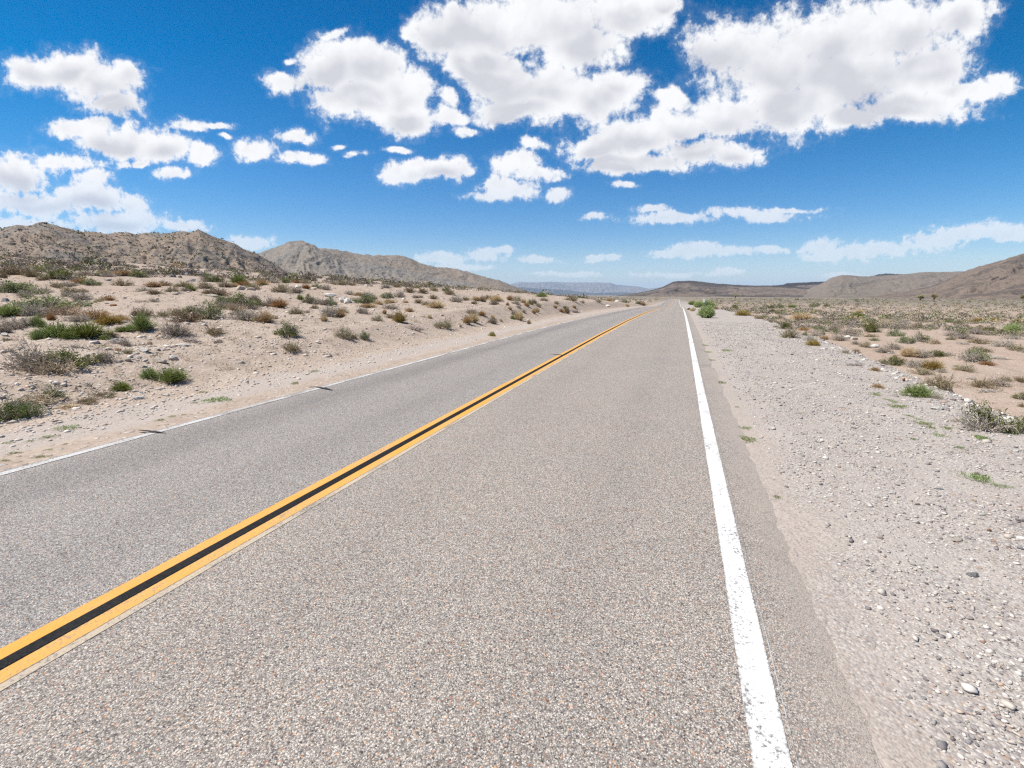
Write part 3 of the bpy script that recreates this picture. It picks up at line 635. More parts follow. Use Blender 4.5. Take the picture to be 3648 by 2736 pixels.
def make_plant(kind, seed):
    """returns (stems V,F, stem material), (foliage V,F, foliage material); about 1 wide"""
    g = np.random.default_rng(seed * 101 + 5)
    tb = lambda outs, r0, r1: join([tubes(p, r0 if i == 0 else r0 * .55, r1, 3) for i, p in enumerate(outs)])
    if kind == 'green':
        o, tp = branches(g, 70, .42, sub=5); ctr = tp[g.integers(0, len(tp), 26)]
        s = tb(o, .008, .004); cl = ctr[g.integers(0, 26, 1300)] + g.normal(scale=.055, size=(1300, 3)); cl[:, 2] = np.abs(cl[:, 2])
        return (s, 'twig_grey'), (join([blades(cl, .045, g), clump_leaves(g, tp, 500, .04, .03), clump_leaves(g, tp, 400, .035, .03)]), 'leaf_green')
    if kind == 'olive':
        o, tp = branches(g, 80, .42, sub=4, curl=.2)
        return (tb(o, .008, .004), 'twig_brown'), (clump_leaves(g, tp, 1300, .034, .03), 'leaf_olive')
    if kind == 'brown':
        o, tp = branches(g, 100, .36, sub=4, curl=.2)
        return (tb(o, .009, .004), 'twig_brown'), (clump_leaves(g, tp, 650, .03, .03), 'leaf_olive')
    if kind == 'grey':
        o, tp = branches(g, 110, .36, sub=5, curl=.3)
        return (tb(o, .008, .0035), 'twig_grey'), (clump_leaves(g, tp, 620, .03, .03), 'leaf_olive')
    if kind == 'mixed':
        o, tp = branches(g, 95, .42, sub=4, curl=.25)
        side = tp[(tp[:, 0] + .4 * tp[:, 2] > .05)]
        return (tb(o, .008, .004), 'twig_grey'), (join([clump_leaves(g, side, 1300, .04, .03), clump_leaves(g, tp, 250, .035, .03)]), 'leaf_green')
    if kind in ('bright', 'gold'):
        o, tp = branches(g, 420, .52, spread=.48, sub=2, low=.18, base=.16, curl=.05, subl=.3, inner=.6)
        b_, _ = branches(g, 70, .2, spread=.45, sub=0, low=.02)
        return (tb(b_, .006, .003), 'leaf_straw'), (tb(o, .006, .0035), 'leaf_bright' if kind == 'bright' else 'leaf_gold')
    if kind == 'sage':
        o, tp = branches(g, 520, .66, spread=.50, sub=2, low=.22, base=.20, curl=.05, subl=.22, inner=.8)
        b_, _ = branches(g, 90, .45, spread=.34, sub=0, low=.3, base=.2)
        return (tb(b_, .009, .005), 'twig_grey'), (join([tb(o, .006, .005), clump_leaves(g, tp, 2200, .035, .015, up=.8)]), 'leaf_sage')
    if kind in ('straw', 'orange', 'tan'):
        o, tp = branches(g, 420, .55, spread=.46, sub=1, low=.25, base=.15, curl=.08, subl=.25, inner=.55)
        b_, _ = branches(g, 60, .22, spread=.4, sub=0, low=.05)
        return (tb(b_, .006, .004), 'twig_brown'), (tb(o, .006, .003), 'leaf_orange' if kind == 'orange' else 'leaf_straw')
    if kind == 'dry':
        o, tp = branches(g, 90, .30, sub=4, curl=.35, subl=.5)
        for p in o: p[..., 2] *= (1 - .35 * np.hypot(p[..., 0], p[..., 1]))
        return (tb(o, .009, .004), 'leaf_dry'), (clump_leaves(g, tp, 160, .03, .03), 'leaf_olive')
    if kind == 'dead':
        n = 34; az = g.normal(scale=.5, size=n) + (g.random(n) > .5) * math.pi
        st = np.stack([g.normal(scale=.14, size=n), g.normal(scale=.06, size=n), np.abs(g.normal(scale=.03, size=n))], 1)
        ln = g.uniform(.2, .5, n); e1 = st + np.stack([np.cos(az) * ln, np.sin(az) * ln * .5, np.abs(g.normal(scale=.06, size=n))], 1)
        t4 = np.linspace(0, 1, 4)[None, :, None]
        p = st[:, None] + (e1 - st)[:, None] * t4 + g.normal(scale=.018, size=(n, 4, 3)); p[..., 2] = np.abs(p[..., 2])
        idx = np.repeat(np.arange(n), 4); q0 = p[idx, g.integers(1, 4, len(idx))]
        q1 = q0 + g.normal(scale=.08, size=(len(idx), 3)) * np.array([1, .7, .45]); q1[:, 2] = np.abs(q1[:, 2])
        q = q0[:, None] + (q1 - q0)[:, None] * np.linspace(0, 1, 2)[None, :, None]
        return (join([tubes(p, .013, .005), tubes(q, .006, .003)]), 'twig_grey'), None
    if kind == 'weed':
        n = 900; rr = np.sqrt(g.random(n)) * .5; a = g.uniform(0, 6.28, n); lob = 1 + .35 * np.sin(a * 3 + seed) + .2 * np.sin(7 * a)
        keep = fbm(rr * np.cos(a) * 6 + seed, rr * np.sin(a) * 6, 2, seed) > -.15
        c = np.stack([rr * np.cos(a) * lob, rr * np.sin(a) * lob, .02 + .07 * g.random(n) * (1 - rr)], 1)[keep]
        return None, (blades(c, .05, g, flat=.6), 'weed')
PROTO = {}
def proto(kind, seed):
    key = (kind, seed)
    if key not in PROTO:
        st, fo = make_plant(kind, seed + 1 + sum(map(ord, kind)))
        ms_ = mesh_np(kind + '_stems', *st[0], [M[st[1]]]) if st else None
        mf = mesh_np(kind + '_foliage', *fo[0], [M[fo[1]]]) if fo else None
        both = [x for x in (st, fo) if x]
        V_, F_ = join([x[0] for x in both])
        mi = np.concatenate([np.full(len(x[0][1]), i) for i, x in enumerate(both)])
        mall = mesh_np(kind + '_plant', V_, F_, [M[x[1]] for x in both], mi)
        PROTO[key] = (ms_, mf, mall, float(np.percentile(V_[:, 2], 98)), 2 * float(np.percentile(np.abs(V_[:, 0]), 94)))
    return PROTO[key]

# ------------------------------------------------------------------ where things stand: foot of each thing in the photograph
def cast(pts, tmax=None):
    pts = np.asarray(pts, float)
    D = np.stack([ray(*p) for p in pts]); D /= np.linalg.norm(D, axis=1, keepdims=True)
    ts = np.geomspace(1.6, 1500, 900)
    X = D[:, 0:1] * ts; Y = D[:, 1:2] * ts; Z = EYE + D[:, 2:3] * ts
    gap = Z - height(X, Y, False)
    res = []
    for i in range(len(pts)):
        lim = 1500 if tmax is None else tmax[i]
        ok = ts < lim; neg = np.where((gap[i] < 0) & ok)[0]
        if len(neg) and neg[0] > 0:
            j = neg[0]; f = gap[i, j - 1] / (gap[i, j - 1] - gap[i, j]); t_ = ts[j - 1] + f * (ts[j] - ts[j - 1])
        else:
            m_ = (ts > 30) & (ts < min(lim, 130)); j = np.where(m_)[0][np.argmin((gap[i] / ts)[m_])]; t_ = ts[j]
        res.append((D[i, 0] * t_, D[i, 1] * t_))
    res = np.array(res); z = height(res[:, 0], res[:, 1])
    return np.column_stack([res, z])
VIEWS = {'A': (0, 900, .27125), 'B': (600, 950, .27125), 'C': (1200, 950, .27125), 'D': (0, 1150, .31646), 'E': (2600, 1020, .23689),
         'G': (3124, 1100, .23689), 'H': (3000, 1250, .29295), 'I': (1700, 1000, .27125), 'P': (2336, 960, .13562), 'K': (3192, 900, .20615),
         'L': (0, 1300, .41230), 'Q': (1824, 950, .41230), 'S': (2736, 1500, .41230), 'J': (912, 750, .41230), 'T': (0, 780, .20615)}
# view, x of the middle, y of the foot, width, height, kind
PLANTS = '''
A 130 190 270 60 mixed|A 190 315 300 120 brown|A 50 350 110 100 olive|A 330 270 180 80 grey|A 440 340 200 100 olive|A 580 370 120 60 olive|A 600 240 330 90 green
A 830 370 380 130 green|A 740 425 160 70 olive|A 1100 330 210 70 grey|A 900 410 180 60 grey|A 1060 400 150 60 straw|A 1210 412 190 70 green|A 1280 340 80 40 green
A 1370 280 180 60 olive|A 1440 345 170 70 grey|A 1620 420 210 90 olive|A 1620 300 230 60 straw|A 1830 330 200 80 green|A 2020 445 160 70 straw|A 2160 435 130 70 olive
A 1910 520 180 60 grey|A 2040 580 170 65 olive|A 215 505 500 150 green|A 560 470 150 70 grey|A 350 565 190 80 grey|A 930 505 210 80 olive|A 880 560 120 70 grey
A 1120 490 80 50 olive|A 1060 590 220 90 grey|A 1060 655 120 70 grey|A 650 715 680 150 green|A 230 690 110 70 grey|A 1310 625 120 45 olive|A 1420 610 130 60 orange
A 1870 655 180 45 grey|A 2030 640 110 50 grey|A 140 850 270 130 bright|A 440 850 230 150 grey|A 620 810 200 130 grey|A 680 915 90 90 orange|A 560 890 140 70 olive
A 900 850 350 150 dry|A 1260 900 290 110 orange|A 1060 950 240 100 grey|A 1590 940 250 80 straw|A 1810 870 110 110 olive|A 1920 900 140 120 olive|A 1880 1070 200 190 bright
A 2150 890 150 80 olive|A 260 1010 320 130 grey|A 490 1000 160 130 bright|A 60 1060 150 120 grey
D 640 180 300 150 bright|D 430 200 100 100 bright|D 800 210 130 70 bright|D 970 190 280 150 bright|D 1240 80 230 80 gold|D 1370 130 100 60 bright|D 1460 130 110 60 bright
D 1190 210 90 60 bright|D 1260 180 120 70 olive|D 1340 250 260 80 dead|D 1430 265 90 70 grey|D 860 290 280 60 dead|D 90 310 240 60 dead|D 440 490 400 230 grey|D 740 470 460 170 green
D 650 540 340 160 dry|D 290 445 90 60 green|D 1190 425 190 120 grey|D 1440 345 130 45 olive|D 1690 630 150 110 bright|D 1945 665 235 145 bright|D 1365 740 150 100 bright
D 590 830 220 130 mixed|D 450 880 400 120 dry|D 980 890 220 75 olive|D 1180 820 220 60 olive|D 70 1065 330 210 green|D 300 1050 260 170 green|D 760 940 170 40 straw|D 70 180 90 40 olive
B 100 930 320 160 grey|B 280 800 340 150 brown|B 530 730 320 190 mixed|B 300 640 180 90 green|B 130 670 200 100 olive|B 430 720 100 60 green|B 600 920 220 110 olive|B 300 990 330 80 dead
B 660 1000 110 60 grey|B 720 500 200 100 green|B 740 560 200 80 grey|B 960 550 320 170 green|B 900 600 220 100 dry|B 1090 570 160 80 grey|B 1200 510 120 90 green|B 1270 520 90 50 olive
B 1110 440 130 80 grey|B 1460 545 180 100 orange|B 1340 515 140 110 grey|B 1050 750 280 130 grey|B 930 680 160 90 olive|B 1270 780 190 140 straw|B 1390 740 110 50 olive
B 1690 650 180 110 olive|B 1810 625 130 50 dead|B 1920 560 90 50 olive|B 1575 910 280 160 green|B 1620 1100 250 110 olive|B 1480 355 200 110 olive|B 1670 350 170 80 grey
B 1730 425 70 60 bright|B 1840 450 150 110 green|B 1930 460 140 90 grey|B 2050 480 140 80 grey|B 2130 480 160 90 green|B 2120 690 200 140 grey|B 2050 745 80 80 straw
B 650 390 260 100 brown|B 510 375 110 60 olive|B 480 290 200 90 brown|B 200 280 200 70 olive|B 290 335 110 70 bright|B 220 350 100 50 grey|B 60 370 150 80 olive|B 740 270 140 90 brown
B 650 210 140 80 green|B 520 200 230 110 mixed|B 930 240 170 100 bright|B 1000 260 150 60 orange|B 1110 300 180 80 olive|B 1230 260 130 80 orange|B 860 270 100 50 straw
B 1810 300 90 60 orange|B 1940 285 120 60 green|B 2070 300 130 70 grey|B 1530 200 150 50 green|B 1690 210 100 40 orange|B 1800 230 110 50 olive|B 2180 260 90 40 olive|B 1370 215 160 60 grey
C 60 260 130 70 olive|C 200 240 110 50 olive|C 380 490 270 115 green|C 670 400 160 70 green|C 790 280 110 60 olive|C 1030 275 90 40 olive|C 1130 270 120 40 olive|C 650 310 110 50 grey
C 290 375 120 50 straw|C 170 360 110 50 grey|C 390 385 120 60 grey|C 490 400 70 50 grey|C 690 465 150 60 straw|C 960 360 140 70 olive|C 1130 370 130 70 olive|C 1280 340 130 60 olive
C 1040 410 90 40 grey|C 1110 415 60 40 olive|C 1265 435 110 60 olive|C 820 390 130 80 grey|C 1480 390 140 60 olive|C 1440 330 110 60 green|C 1570 465 150 70 grey|C 1690 440 110 50 olive
C 1810 485 90 50 olive|C 1910 440 80 60 orange|C 1830 430 120 50 straw|C 2070 490 100 60 olive|C 1980 400 100 50 olive|C 2110 430 120 70 straw|C 905 475 70 35 straw|C 1070 480 110 50 olive
C 1170 525 110 60 olive|C 1310 545 190 90 straw|C 700 565 170 60 grey|C 400 545 200 50 straw|C 550 520 110 60 straw|C 80 610 140 70 olive|C 50 690 110 100 orange|C 340 620 150 80 grey
C 630 630 50 60 orange|C 955 605 90 50 orange|C 540 720 130 80 olive|C 700 685 110 60 brown|C 820 725 140 130 gold|C 1130 660 90 30 dead|C 1220 675 60 40 straw|C 1330 800 120 80 olive
C 1445 810 160 110 olive|C 1040 840 250 60 dead|C 1710 750 100 100 orange|C 1790 730 130 110 straw|C 1770 620 140 60 grey|C 1910 645 90 50 orange|C 2040 745 100 60 grey|C 2050 680 50 40 straw
C 2155 720 40 30 straw|C 100 935 220 140 olive|C 230 945 90 70 olive|C 350 945 140 100 mixed|C 2040 910 70 50 bright|C 1620 795 40 40 straw
I 70 260 80 80 brown|I 130 220 80 50 olive|I 240 260 150 80 straw|I 220 305 100 60 grey|I 430 240 80 60 orange|I 525 250 120 70 olive|I 610 285 70 50 orange|I 655 330 60 60 orange
I 700 300 70 60 green|I 745 290 80 60 olive|I 800 330 70 50 olive|I 540 350 60 35 grey|I 430 375 50 40 straw|I 400 320 40 40 orange|I 500 300 100 50 grey|I 880 265 110 60 olive
I 850 210 120 60 bright|I 1040 305 70 40 olive|I 1025 360 50 35 orange|I 780 410 80 60 straw|I 745 435 50 50 orange|I 550 520 110 110 tan|I 465 505 50 50 bright|I 480 450 70 50 olive
I 195 560 110 60 grey|I 205 495 50 40 straw|I 605 415 60 40 grey|I 60 460 80 50 orange|I 1105 410 60 45 orange|I 1175 430 80 90 olive|I 1150 365 50 30 bright|I 1275 360 50 35 orange
I 1240 270 160 70 olive|I 1380 295 60 35 olive|I 1590 285 80 40 olive|I 1740 265 90 50 straw|I 1380 230 130 50 green|I 720 140 40 35 bright|I 525 165 60 35 green|I 1290 420 130 50 dead
I 680 570 50 50 straw|I 200 730 60 50 gold|I 1970 340 50 40 straw|I 1940 285 80 30 green|I 2110 290 70 30 green|I 2170 315 90 40 straw
E 840 640 170 100 green|E 890 770 230 140 olive|E 1250 885 170 80 gold|E 1200 820 150 80 grey|E 1740 1000 110 55 olive|E 1900 985 110 60 olive|E 2040 910 130 90 olive|E 1900 870 110 60 grey
E 1650 820 200 90 grey|E 1360 675 170 70 green|E 1130 740 80 55 green|E 1110 670 130 50 orange|E 1300 750 180 60 grey|E 1420 800 120 60 straw|E 1600 675 90 60 green|E 1560 660 180 80 grey
E 1620 720 80 60 green|E 1780 740 240 100 grey|E 2120 690 200 140 green|E 2110 745 170 50 olive|E 2170 820 120 50 green|E 1180 610 260 60 grey|E 1130 540 150 50 grey|E 1080 520 250 100 straw
E 1920 480 140 70 bright|E 1090 410 90 45 green|E 490 350 110 50 green|E 620 330 130 50 green|E 740 325 130 60 green|E 190 440 180 70 gold|E 70 320 90 40 green|E 1250 305 110 45 green
E 1450 305 80 45 green|E 1320 300 70 50 green|E 690 620 70 30 olive|E 440 490 120 40 olive|E 750 500 120 60 grey|E 1420 500 60 30 green|E 1550 455 60 35 green|E 1980 590 80 50 grey
E 1840 610 110 40 grey|E 640 400 110 50 green|E 930 320 110 40 bright|E 1320 390 100 50 olive|E 1940 400 110 45 straw|E 1010 210 60 25 green|E 1900 220 70 30 green
P 1335 1270 415 290 sage|P 1330 995 390 160 bright|P 1120 1000 260 150 sage|P 960 930 200 90 sage|P 1580 1050 130 80 olive|P 870 1060 80 50 gold|P 1000 1070 90 60 gold|P 960 1095 120 70 straw|P 2050 1010 160 60 green
G 270 415 190 110 green|G 430 520 200 110 green|G 640 500 230 120 mixed|G 860 550 150 80 dry|G 240 605 200 90 grey|G 110 650 200 80 grey|G 600 300 140 80 olive|G 780 300 150 75 mixed
G 850 310 120 40 grey|G 1080 335 110 75 green|G 1210 315 160 60 grey|G 140 260 220 90 olive|G 400 225 150 60 grey|G 670 200 120 50 green|G 1085 235 130 60 green|G 930 205 110 40 olive
G 1340 190 60 30 bright|G 1510 200 160 60 gold|G 1770 190 90 50 gold|G 2150 205 150 50 gold|G 1100 430 160 80 grey|G 1230 420 170 100 mixed|G 1310 480 220 90 grey|G 1110 495 110 60 olive
G 1500 390 230 80 grey|G 1700 330 140 70 green|G 1580 310 150 60 brown|G 1550 530 250 80 olive|G 1290 550 190 50 dead|G 1870 585 260 100 grey|G 2090 635 200 90 olive|G 2050 465 240 70 grey
G 2040 330 200 120 sage|G 1860 345 120 60 green|G 1710 385 120 35 grey|G 470 705 210 130 straw|G 630 710 230 120 grey|G 900 715 220 80 green|G 1060 700 150 50 grey|G 1440 790 340 180 mixed
G 1530 640 200 80 grey|G 1640 650 120 60 olive|G 1830 735 300 50 dead|G 1650 840 160 50 orange|G 230 855 270 130 green|G 390 850 140 90 dry|G 560 900 260 110 grey|G 680 985 240 100 olive
G 810 920 250 120 gold|G 960 960 130 60 grey|G 1320 945 220 100 olive|G 1190 890 70 40 olive|G 1780 470 200 20 dead|G 2210 650 90 50 grey|G 2150 1070 160 90 olive
H 1190 455 300 150 olive|H 910 540 260 135 bright|H 1150 575 110 70 grey|H 1690 455 240 110 olive|H 1870 410 190 100 grey|H 1990 355 110 60 olive|H 1750 515 350 50 dead|H 2200 595 170 110 green
H 2195 705 90 60 olive|H 1690 950 480 290 mixed|H 2090 990 300 180 green|H 1880 960 240 120 grey|H 150 180 230 50 dead|H 400 240 100 50 straw|H 430 450 110 55 straw'''
WEEDS = '''
H 400 555 100 50|H 560 605 90 28|H 635 640 80 35|H 660 708 230 40|H 820 815 90 30|H 920 845 90 25|H 980 910 190 60|H 1100 945 60 30|H 1180 1040 150 50|H 1270 960 90 50|H 865 1090 60 30|H 1690 1100 130 60
Q 1730 885 40 15|Q 1810 1012 60 28|Q 1855 735 110 14|Q 2010 1400 110 32|Q 2035 1515 110 60|Q 1665 684 60 15|Q 1690 740 70 12|Q 1720 812 60 20|Q 1945 1210 50 12
S 1810 545 190 80|S 2030 585 130 35|S 80 660 60 32|S 1650 240 80 30|S 1840 170 90 45
L 570 570 200 40|L 405 640 110 25|L 255 668 60 18|L 60 690 80 15|L 120 770 110 20|L 345 795 100 20|L 425 737 60 12|L 40 835 90 15|L 1380 487 80 20|L 1485 455 70 15|L 1745 240 90 16|L 1680 328 60 14|L 1870 325 250 36|L 1585 437 40 10|L 560 690 50 14
J 335 1510 60 25|J 500 1402 80 20'''
ROCKS = '''
A 62 630 145 75 grey|A 1150 690 85 32 white|A 1400 660 60 20 grey|A 1480 700 90 35 rust|A 660 275 130 45 grey|A 1420 385 90 28 tan|A 1340 300 50 26 grey
B 90 405 110 45 tan|B 580 418 170 42 tan|B 950 330 110 70 tan|B 1080 342 130 48 tan|B 1250 340 80 30 white|B 1710 300 100 50 white|B 1910 305 110 35 tan|B 2120 390 170 52 white|B 330 682 80 50 tan
B 70 155 80 50 grey|B 250 130 80 45 grey|B 310 200 120 40 grey|B 820 155 110 32 grey|B 200 1060 130 45 white|B 1965 1010 90 38 white|B 160 170 60 30 grey
C 72 475 98 82 white|C 152 490 112 84 white|C 222 490 30 26 white|C 388 275 72 50 tan|C 437 272 30 24 tan
D 1630 345 150 62 white|D 1440 437 90 42 tan|D 1960 412 100 62 white|D 1800 462 170 62 tan|D 1565 412 60 36 white|D 1880 822 80 26 white|D 1690 247 50 32 rust|D 1330 338 70 36 rust|D 1325 362 80 26 white|D 60 150 80 36 white|D 1560 872 130 40 white|D 1620 520 70 40 tan|D 1380 295 50 25 white|D 2075 270 130 30 white
I 1720 345 70 30 white|I 1840 265 60 32 white
E 630 515 90 50 white|E 1765 800 130 58 white|E 1860 815 110 50 tan|E 2170 920 130 60 white|E 380 445 40 20 white
G 1390 1058 100 48 tan|G 180 672 60 26 white|G 1660 855 30 14 white|G 1860 945 50 20 white
H 746 386 26 52 red|H 825 548 110 45 white|H 1390 870 130 80 tan|H 1150 722 150 50 white|H 1050 625 70 40 tan
S 1280 718 60 30 tan|S 1630 1030 120 42 tan|S 1770 1335 85 50 grey|S 1080 620 70 26 white|S 1470 590 70 18 grey|S 860 275 60 24 white|S 2150 275 70 34 white|S 1915 945 45 26 rust|S 1850 810 70 28 white|S 965 1020 60 34 tan'''
JOSHUA = '''
K 415 837 118 118|K 650 840 122 132|K 2185 832 104 108|K 1145 785 36 46|K 1495 762 36 24|K 1900 772 26 26|E 80 192 58 76|I 1750 187 46 46|I 1165 162 22 32|I 1005 152 20 26
P 1610 862 32 52|P 1080 777 26 42|A 865 186 76 78|A 960 152 30 50|A 550 132 80 54|A 1545 112 26 36|E 2005 210 20 34|E 1255 205 16 28'''
def table(s, tail=0):
    out = []
    for line in s.strip().split('\n'):
        for it in line.split('|'):
            f = it.split(); v = VIEWS[f[0]]
            out.append([v[0] + float(f[1]) * v[2], v[1] + float(f[2]) * v[2], float(f[3]) * v[2], float(f[4]) * v[2]] + f[5:])
    return out
# ------------------------------------------------------------------ labels: what it looks like, then where by the nearest findable thing
LANDMARKS = [(-1, 'the split white boulder', 1230, 1080), (-1, 'the left edge grey boulder', 17, 1070), (-1, 'the largest dark green shrub', 176, 1094), (-1, 'the lone green shrub on the bank', 1027, 1197),
             (-1, 'the bright green cushion shrub', 615, 1360), (-1, 'the flat white rock', 516, 1259), (-1, 'the bleached arching branches', 206, 1321), (-1, 'the long tan slab', 757, 1063),
             (-1, 'the golden tuft', 1422, 1147), (-1, 'the vivid orange tuft', 1664, 1153), (-1, 'the round tan tuft', 1849, 1141), (-1, 'the white roadside rock', 2167, 1094), (-1, 'the tall tan rock', 858, 1039),
             (1, 'the white plain rock', 2749, 1142), (1, 'the pale double slab', 3018, 1210), (1, 'the delineator post', 2506, 1098), (1, 'the paired joshua trees', 3302, 1073), (1, 'the right edge joshua tree', 3642, 1071),
             (1, 'the red upright stone', 3219, 1363), (1, 'the big gravel lip shrub', 3495, 1528)]
ORD = ['', 'second', 'third', 'fourth', 'fifth', 'sixth', 'seventh', 'eighth', 'ninth', 'tenth', 'eleventh', 'twelfth']
def where(px, py):
    side = -1 if px < 2300 else 1
    best = min((l for l in LANDMARKS if l[0] == side), key=lambda l: math.hypot(px - l[2], (py - l[3]) * 2.2))
    dx, dy = px - best[2], (py - best[3]) * 2.2
    fb = 'behind' if dy < 0 else 'in front of'; lr = 'left of' if dx < 0 else 'right of'
    rel = lr if abs(dx) > 2.4 * abs(dy) else fb if abs(dy) > 2.4 * abs(dx) else ('behind and ' if dy < 0 else 'in front and ') + lr
    return rel + ' ' + best[1], math.hypot(dx, dy)
def label_all(objs):
    """objs: (object, description, px, py); a repeated description at one landmark is told apart by nearness"""
    groups = {}
    for o, d, px, py in objs:
        w_, dist_ = where(px, py); groups.setdefault((d, w_), []).append((dist_, o))
    for (d, w_), lst in groups.items():
        lst.sort(key=lambda e: e[0])
        for i, (_, o) in enumerate(lst):
            pre = '' if len(lst) == 1 else 'nearest ' if i == 0 else ORD[i] + ' nearest '
            o['label'] = pre + d + ' ' + w_
DESC = {'green': 'dark green leafy shrub', 'olive': 'olive drab shrub', 'brown': 'brown twiggy shrub', 'grey': 'grey twiggy shrub', 'mixed': 'green and grey shrub', 'bright': 'fresh yellow-green shrub',
        'sage': 'pale green rounded shrub', 'gold': 'golden tuft', 'straw': 'straw tuft', 'orange': 'rust orange tuft', 'tan': 'round tan tuft', 'dry': 'bleached dry shrub', 'dead': 'dead grey branches lying'}
NAME = {k: ('shrub', 'shrub') for k in DESC}
for k in ('gold', 'straw', 'orange', 'tan'): NAME[k] = ('grass_tuft', 'grass tuft')
NAME['dead'] = ('fallen_branches', 'fallen branches')
HERO = {('A', 650, 715): 'largest dark green shrub on the left slope, broad and low', ('B', 1575, 910): 'lone green shrub standing clear on the pale left bank',
        ('D', 1945, 665): 'bright green cushion shrub on the lip of the left bank', ('D', 650, 540): 'bleached arching branches fanned over the ground before a green shrub',
        ('C', 820, 725): 'golden upright tuft with a sharp shadow on the pale left bank', ('C', 1710, 750): 'vivid orange tuft at the toe of the left bank',
        ('I', 550, 520): 'round tan tuft at the toe of the bank beside the far lane', ('P', 1335, 1270): 'pale green rounded shrub on the gravel in front of the delineator post',
        ('H', 1690, 950): 'big green and grey shrub behind the lip of the gravel shoulder', ('H', 910, 540): 'bright green shrub tucked behind a white rock at the gravel lip',
        ('A', 62, 630): 'smooth grey boulder cut by the left edge of the photo', ('C', 72, 475): 'left half of the split white boulder', ('C', 152, 490): 'right half of the split white boulder',
        ('D', 1630, 345): 'flat white rock, largest of the stones in the hollow', ('B', 580, 418): 'long tan slab with a shaded underside on the left slope', ('I', 1720, 345): 'white roadside rock at the far end of the left bank',
        ('B', 950, 330): 'tall tan rock below a yellow-green shrub', ('E', 630, 515): 'white plain rock with a dark underside, alone on the right', ('E', 1765, 800): 'white slab of the pale double slab on the right plain',
        ('E', 1860, 815): 'tan slab of the pale double slab on the right plain', ('H', 746, 386): 'red upright stone at the lip of the gravel shoulder', ('K', 415, 837): 'left one of the paired joshua trees on the right plain',
        ('K', 650, 840): 'right one of the paired joshua trees, with a fuller crown', ('K', 2185, 832): 'joshua tree cut by the right edge of the photo', ('I', 1750, 187): 'spiky joshua tree above the far end of the left bank',
        ('E', 80, 192): 'slender joshua tree on the plain beyond the delineator post', ('A', 865, 186): 'forked joshua tree at the foot of the near left hill', ('S', 1630, 1030): 'thin tan slab lying on the gravel shoulder',
        ('S', 1810, 545): 'largest green weed patch on the gravel shoulder', ('L', 570, 570): 'longest green weed patch on the left road shoulder'}
def keyed(s):
    return [(f[0], int(f[1]), int(f[2])) for line in s.strip().split('\n') for f in (it.split() for it in line.split('|'))]
todo = []
def finish(o, key, desc, px, py):
    if key in HERO: o['label'] = HERO[key]
    else: todo.append((o, desc, px, py))

# ------------------------------------------------------------------ shrubs, tufts and dead branches, each where the photograph has it
T_ = table(PLANTS); K_ = keyed(PLANTS)
pos3 = cast([(t_[0], t_[1]) for t_ in T_], [130 if t_[0] < 2300 else 900 for t_ in T_])
plant_xy = []
for i, (t_, key, p) in enumerate(zip(T_, K_, pos3)):
    px, py, wp, hp, kind = t_
    g = np.random.default_rng(900 + i)
    dep = (np.array([p[0], p[1], p[2] - EYE])) @ FW
    wm = min(wp * (0.98 if kind != 'sage' else 0.84) * dep / FPX, 5.5); hm = min(hp * dep / FPX, 2.6) * 1.05
    ms_, mf, mall, ph, pw = proto(kind, i % 3)
    vs = hm / ph; hs_ = wm / pw
    rot = g.uniform(0, 6.28) if kind not in ('dead', 'mixed', 'dry') else R(YAW) + g.uniform(-.35, .35)
    plant_xy.append((p[0], p[1], wm))
    nm, cat = NAME[kind]
    grp = {'shrub': 'desert shrubs', 'grass_tuft': 'dry grass tufts', 'fallen_branches': 'dead branches on the ground'}[nm] + (' left of the road' if px < 2300 else ' right of the road')
    loc = (p[0], p[1], p[2] - 0.02)
    if ms_ and mf and wp * .2807 >= 16:
        o = link(nm, None, cat=cat, group=grp, loc=loc, rotz=rot, scale=(hs_, hs_, vs)); o.empty_display_size = .2
        link('stems', ms_, o); link('foliage', mf, o)
    else:
        o = link(nm, mall, cat=cat, group=grp, loc=loc, rotz=rot, scale=(hs_, hs_, vs))
    finish(o, key, DESC[kind], px, py)

# flat green weeds in the shoulders
T_ = table(WEEDS); K_ = keyed(WEEDS); pos3 = cast([(t_[0], t_[1] - t_[3] * .4) for t_ in T_])
for i, (t_, key, p) in enumerate(zip(T_, K_, pos3)):
    g = np.random.default_rng(1900 + i); dep = (p - np.array([0, 0, EYE])) @ FW
    wm = t_[2] * dep / FPX; dm = min(max(t_[3] * dep / FPX * math.hypot(*p[:2]) / EYE * 0.8, wm * .35), wm * 1.4)
    o = link('weed_patch', proto('weed', i % 3)[2], cat='weed', group='green weeds on the shoulders', loc=(p[0], p[1], p[2] - float(bed(p[0] - drift(p[1])))), scale=(wm, dm, min(1.0, wm * 1.6) * (2.2 if t_[3] / t_[2] > .4 else 1)))
    o.rotation_euler = (0, 0, R(YAW) + g.uniform(-.2, .2))
    finish(o, key, 'small green weed patch' if t_[2] < 45 else 'spreading green weed patch', t_[0], t_[1])

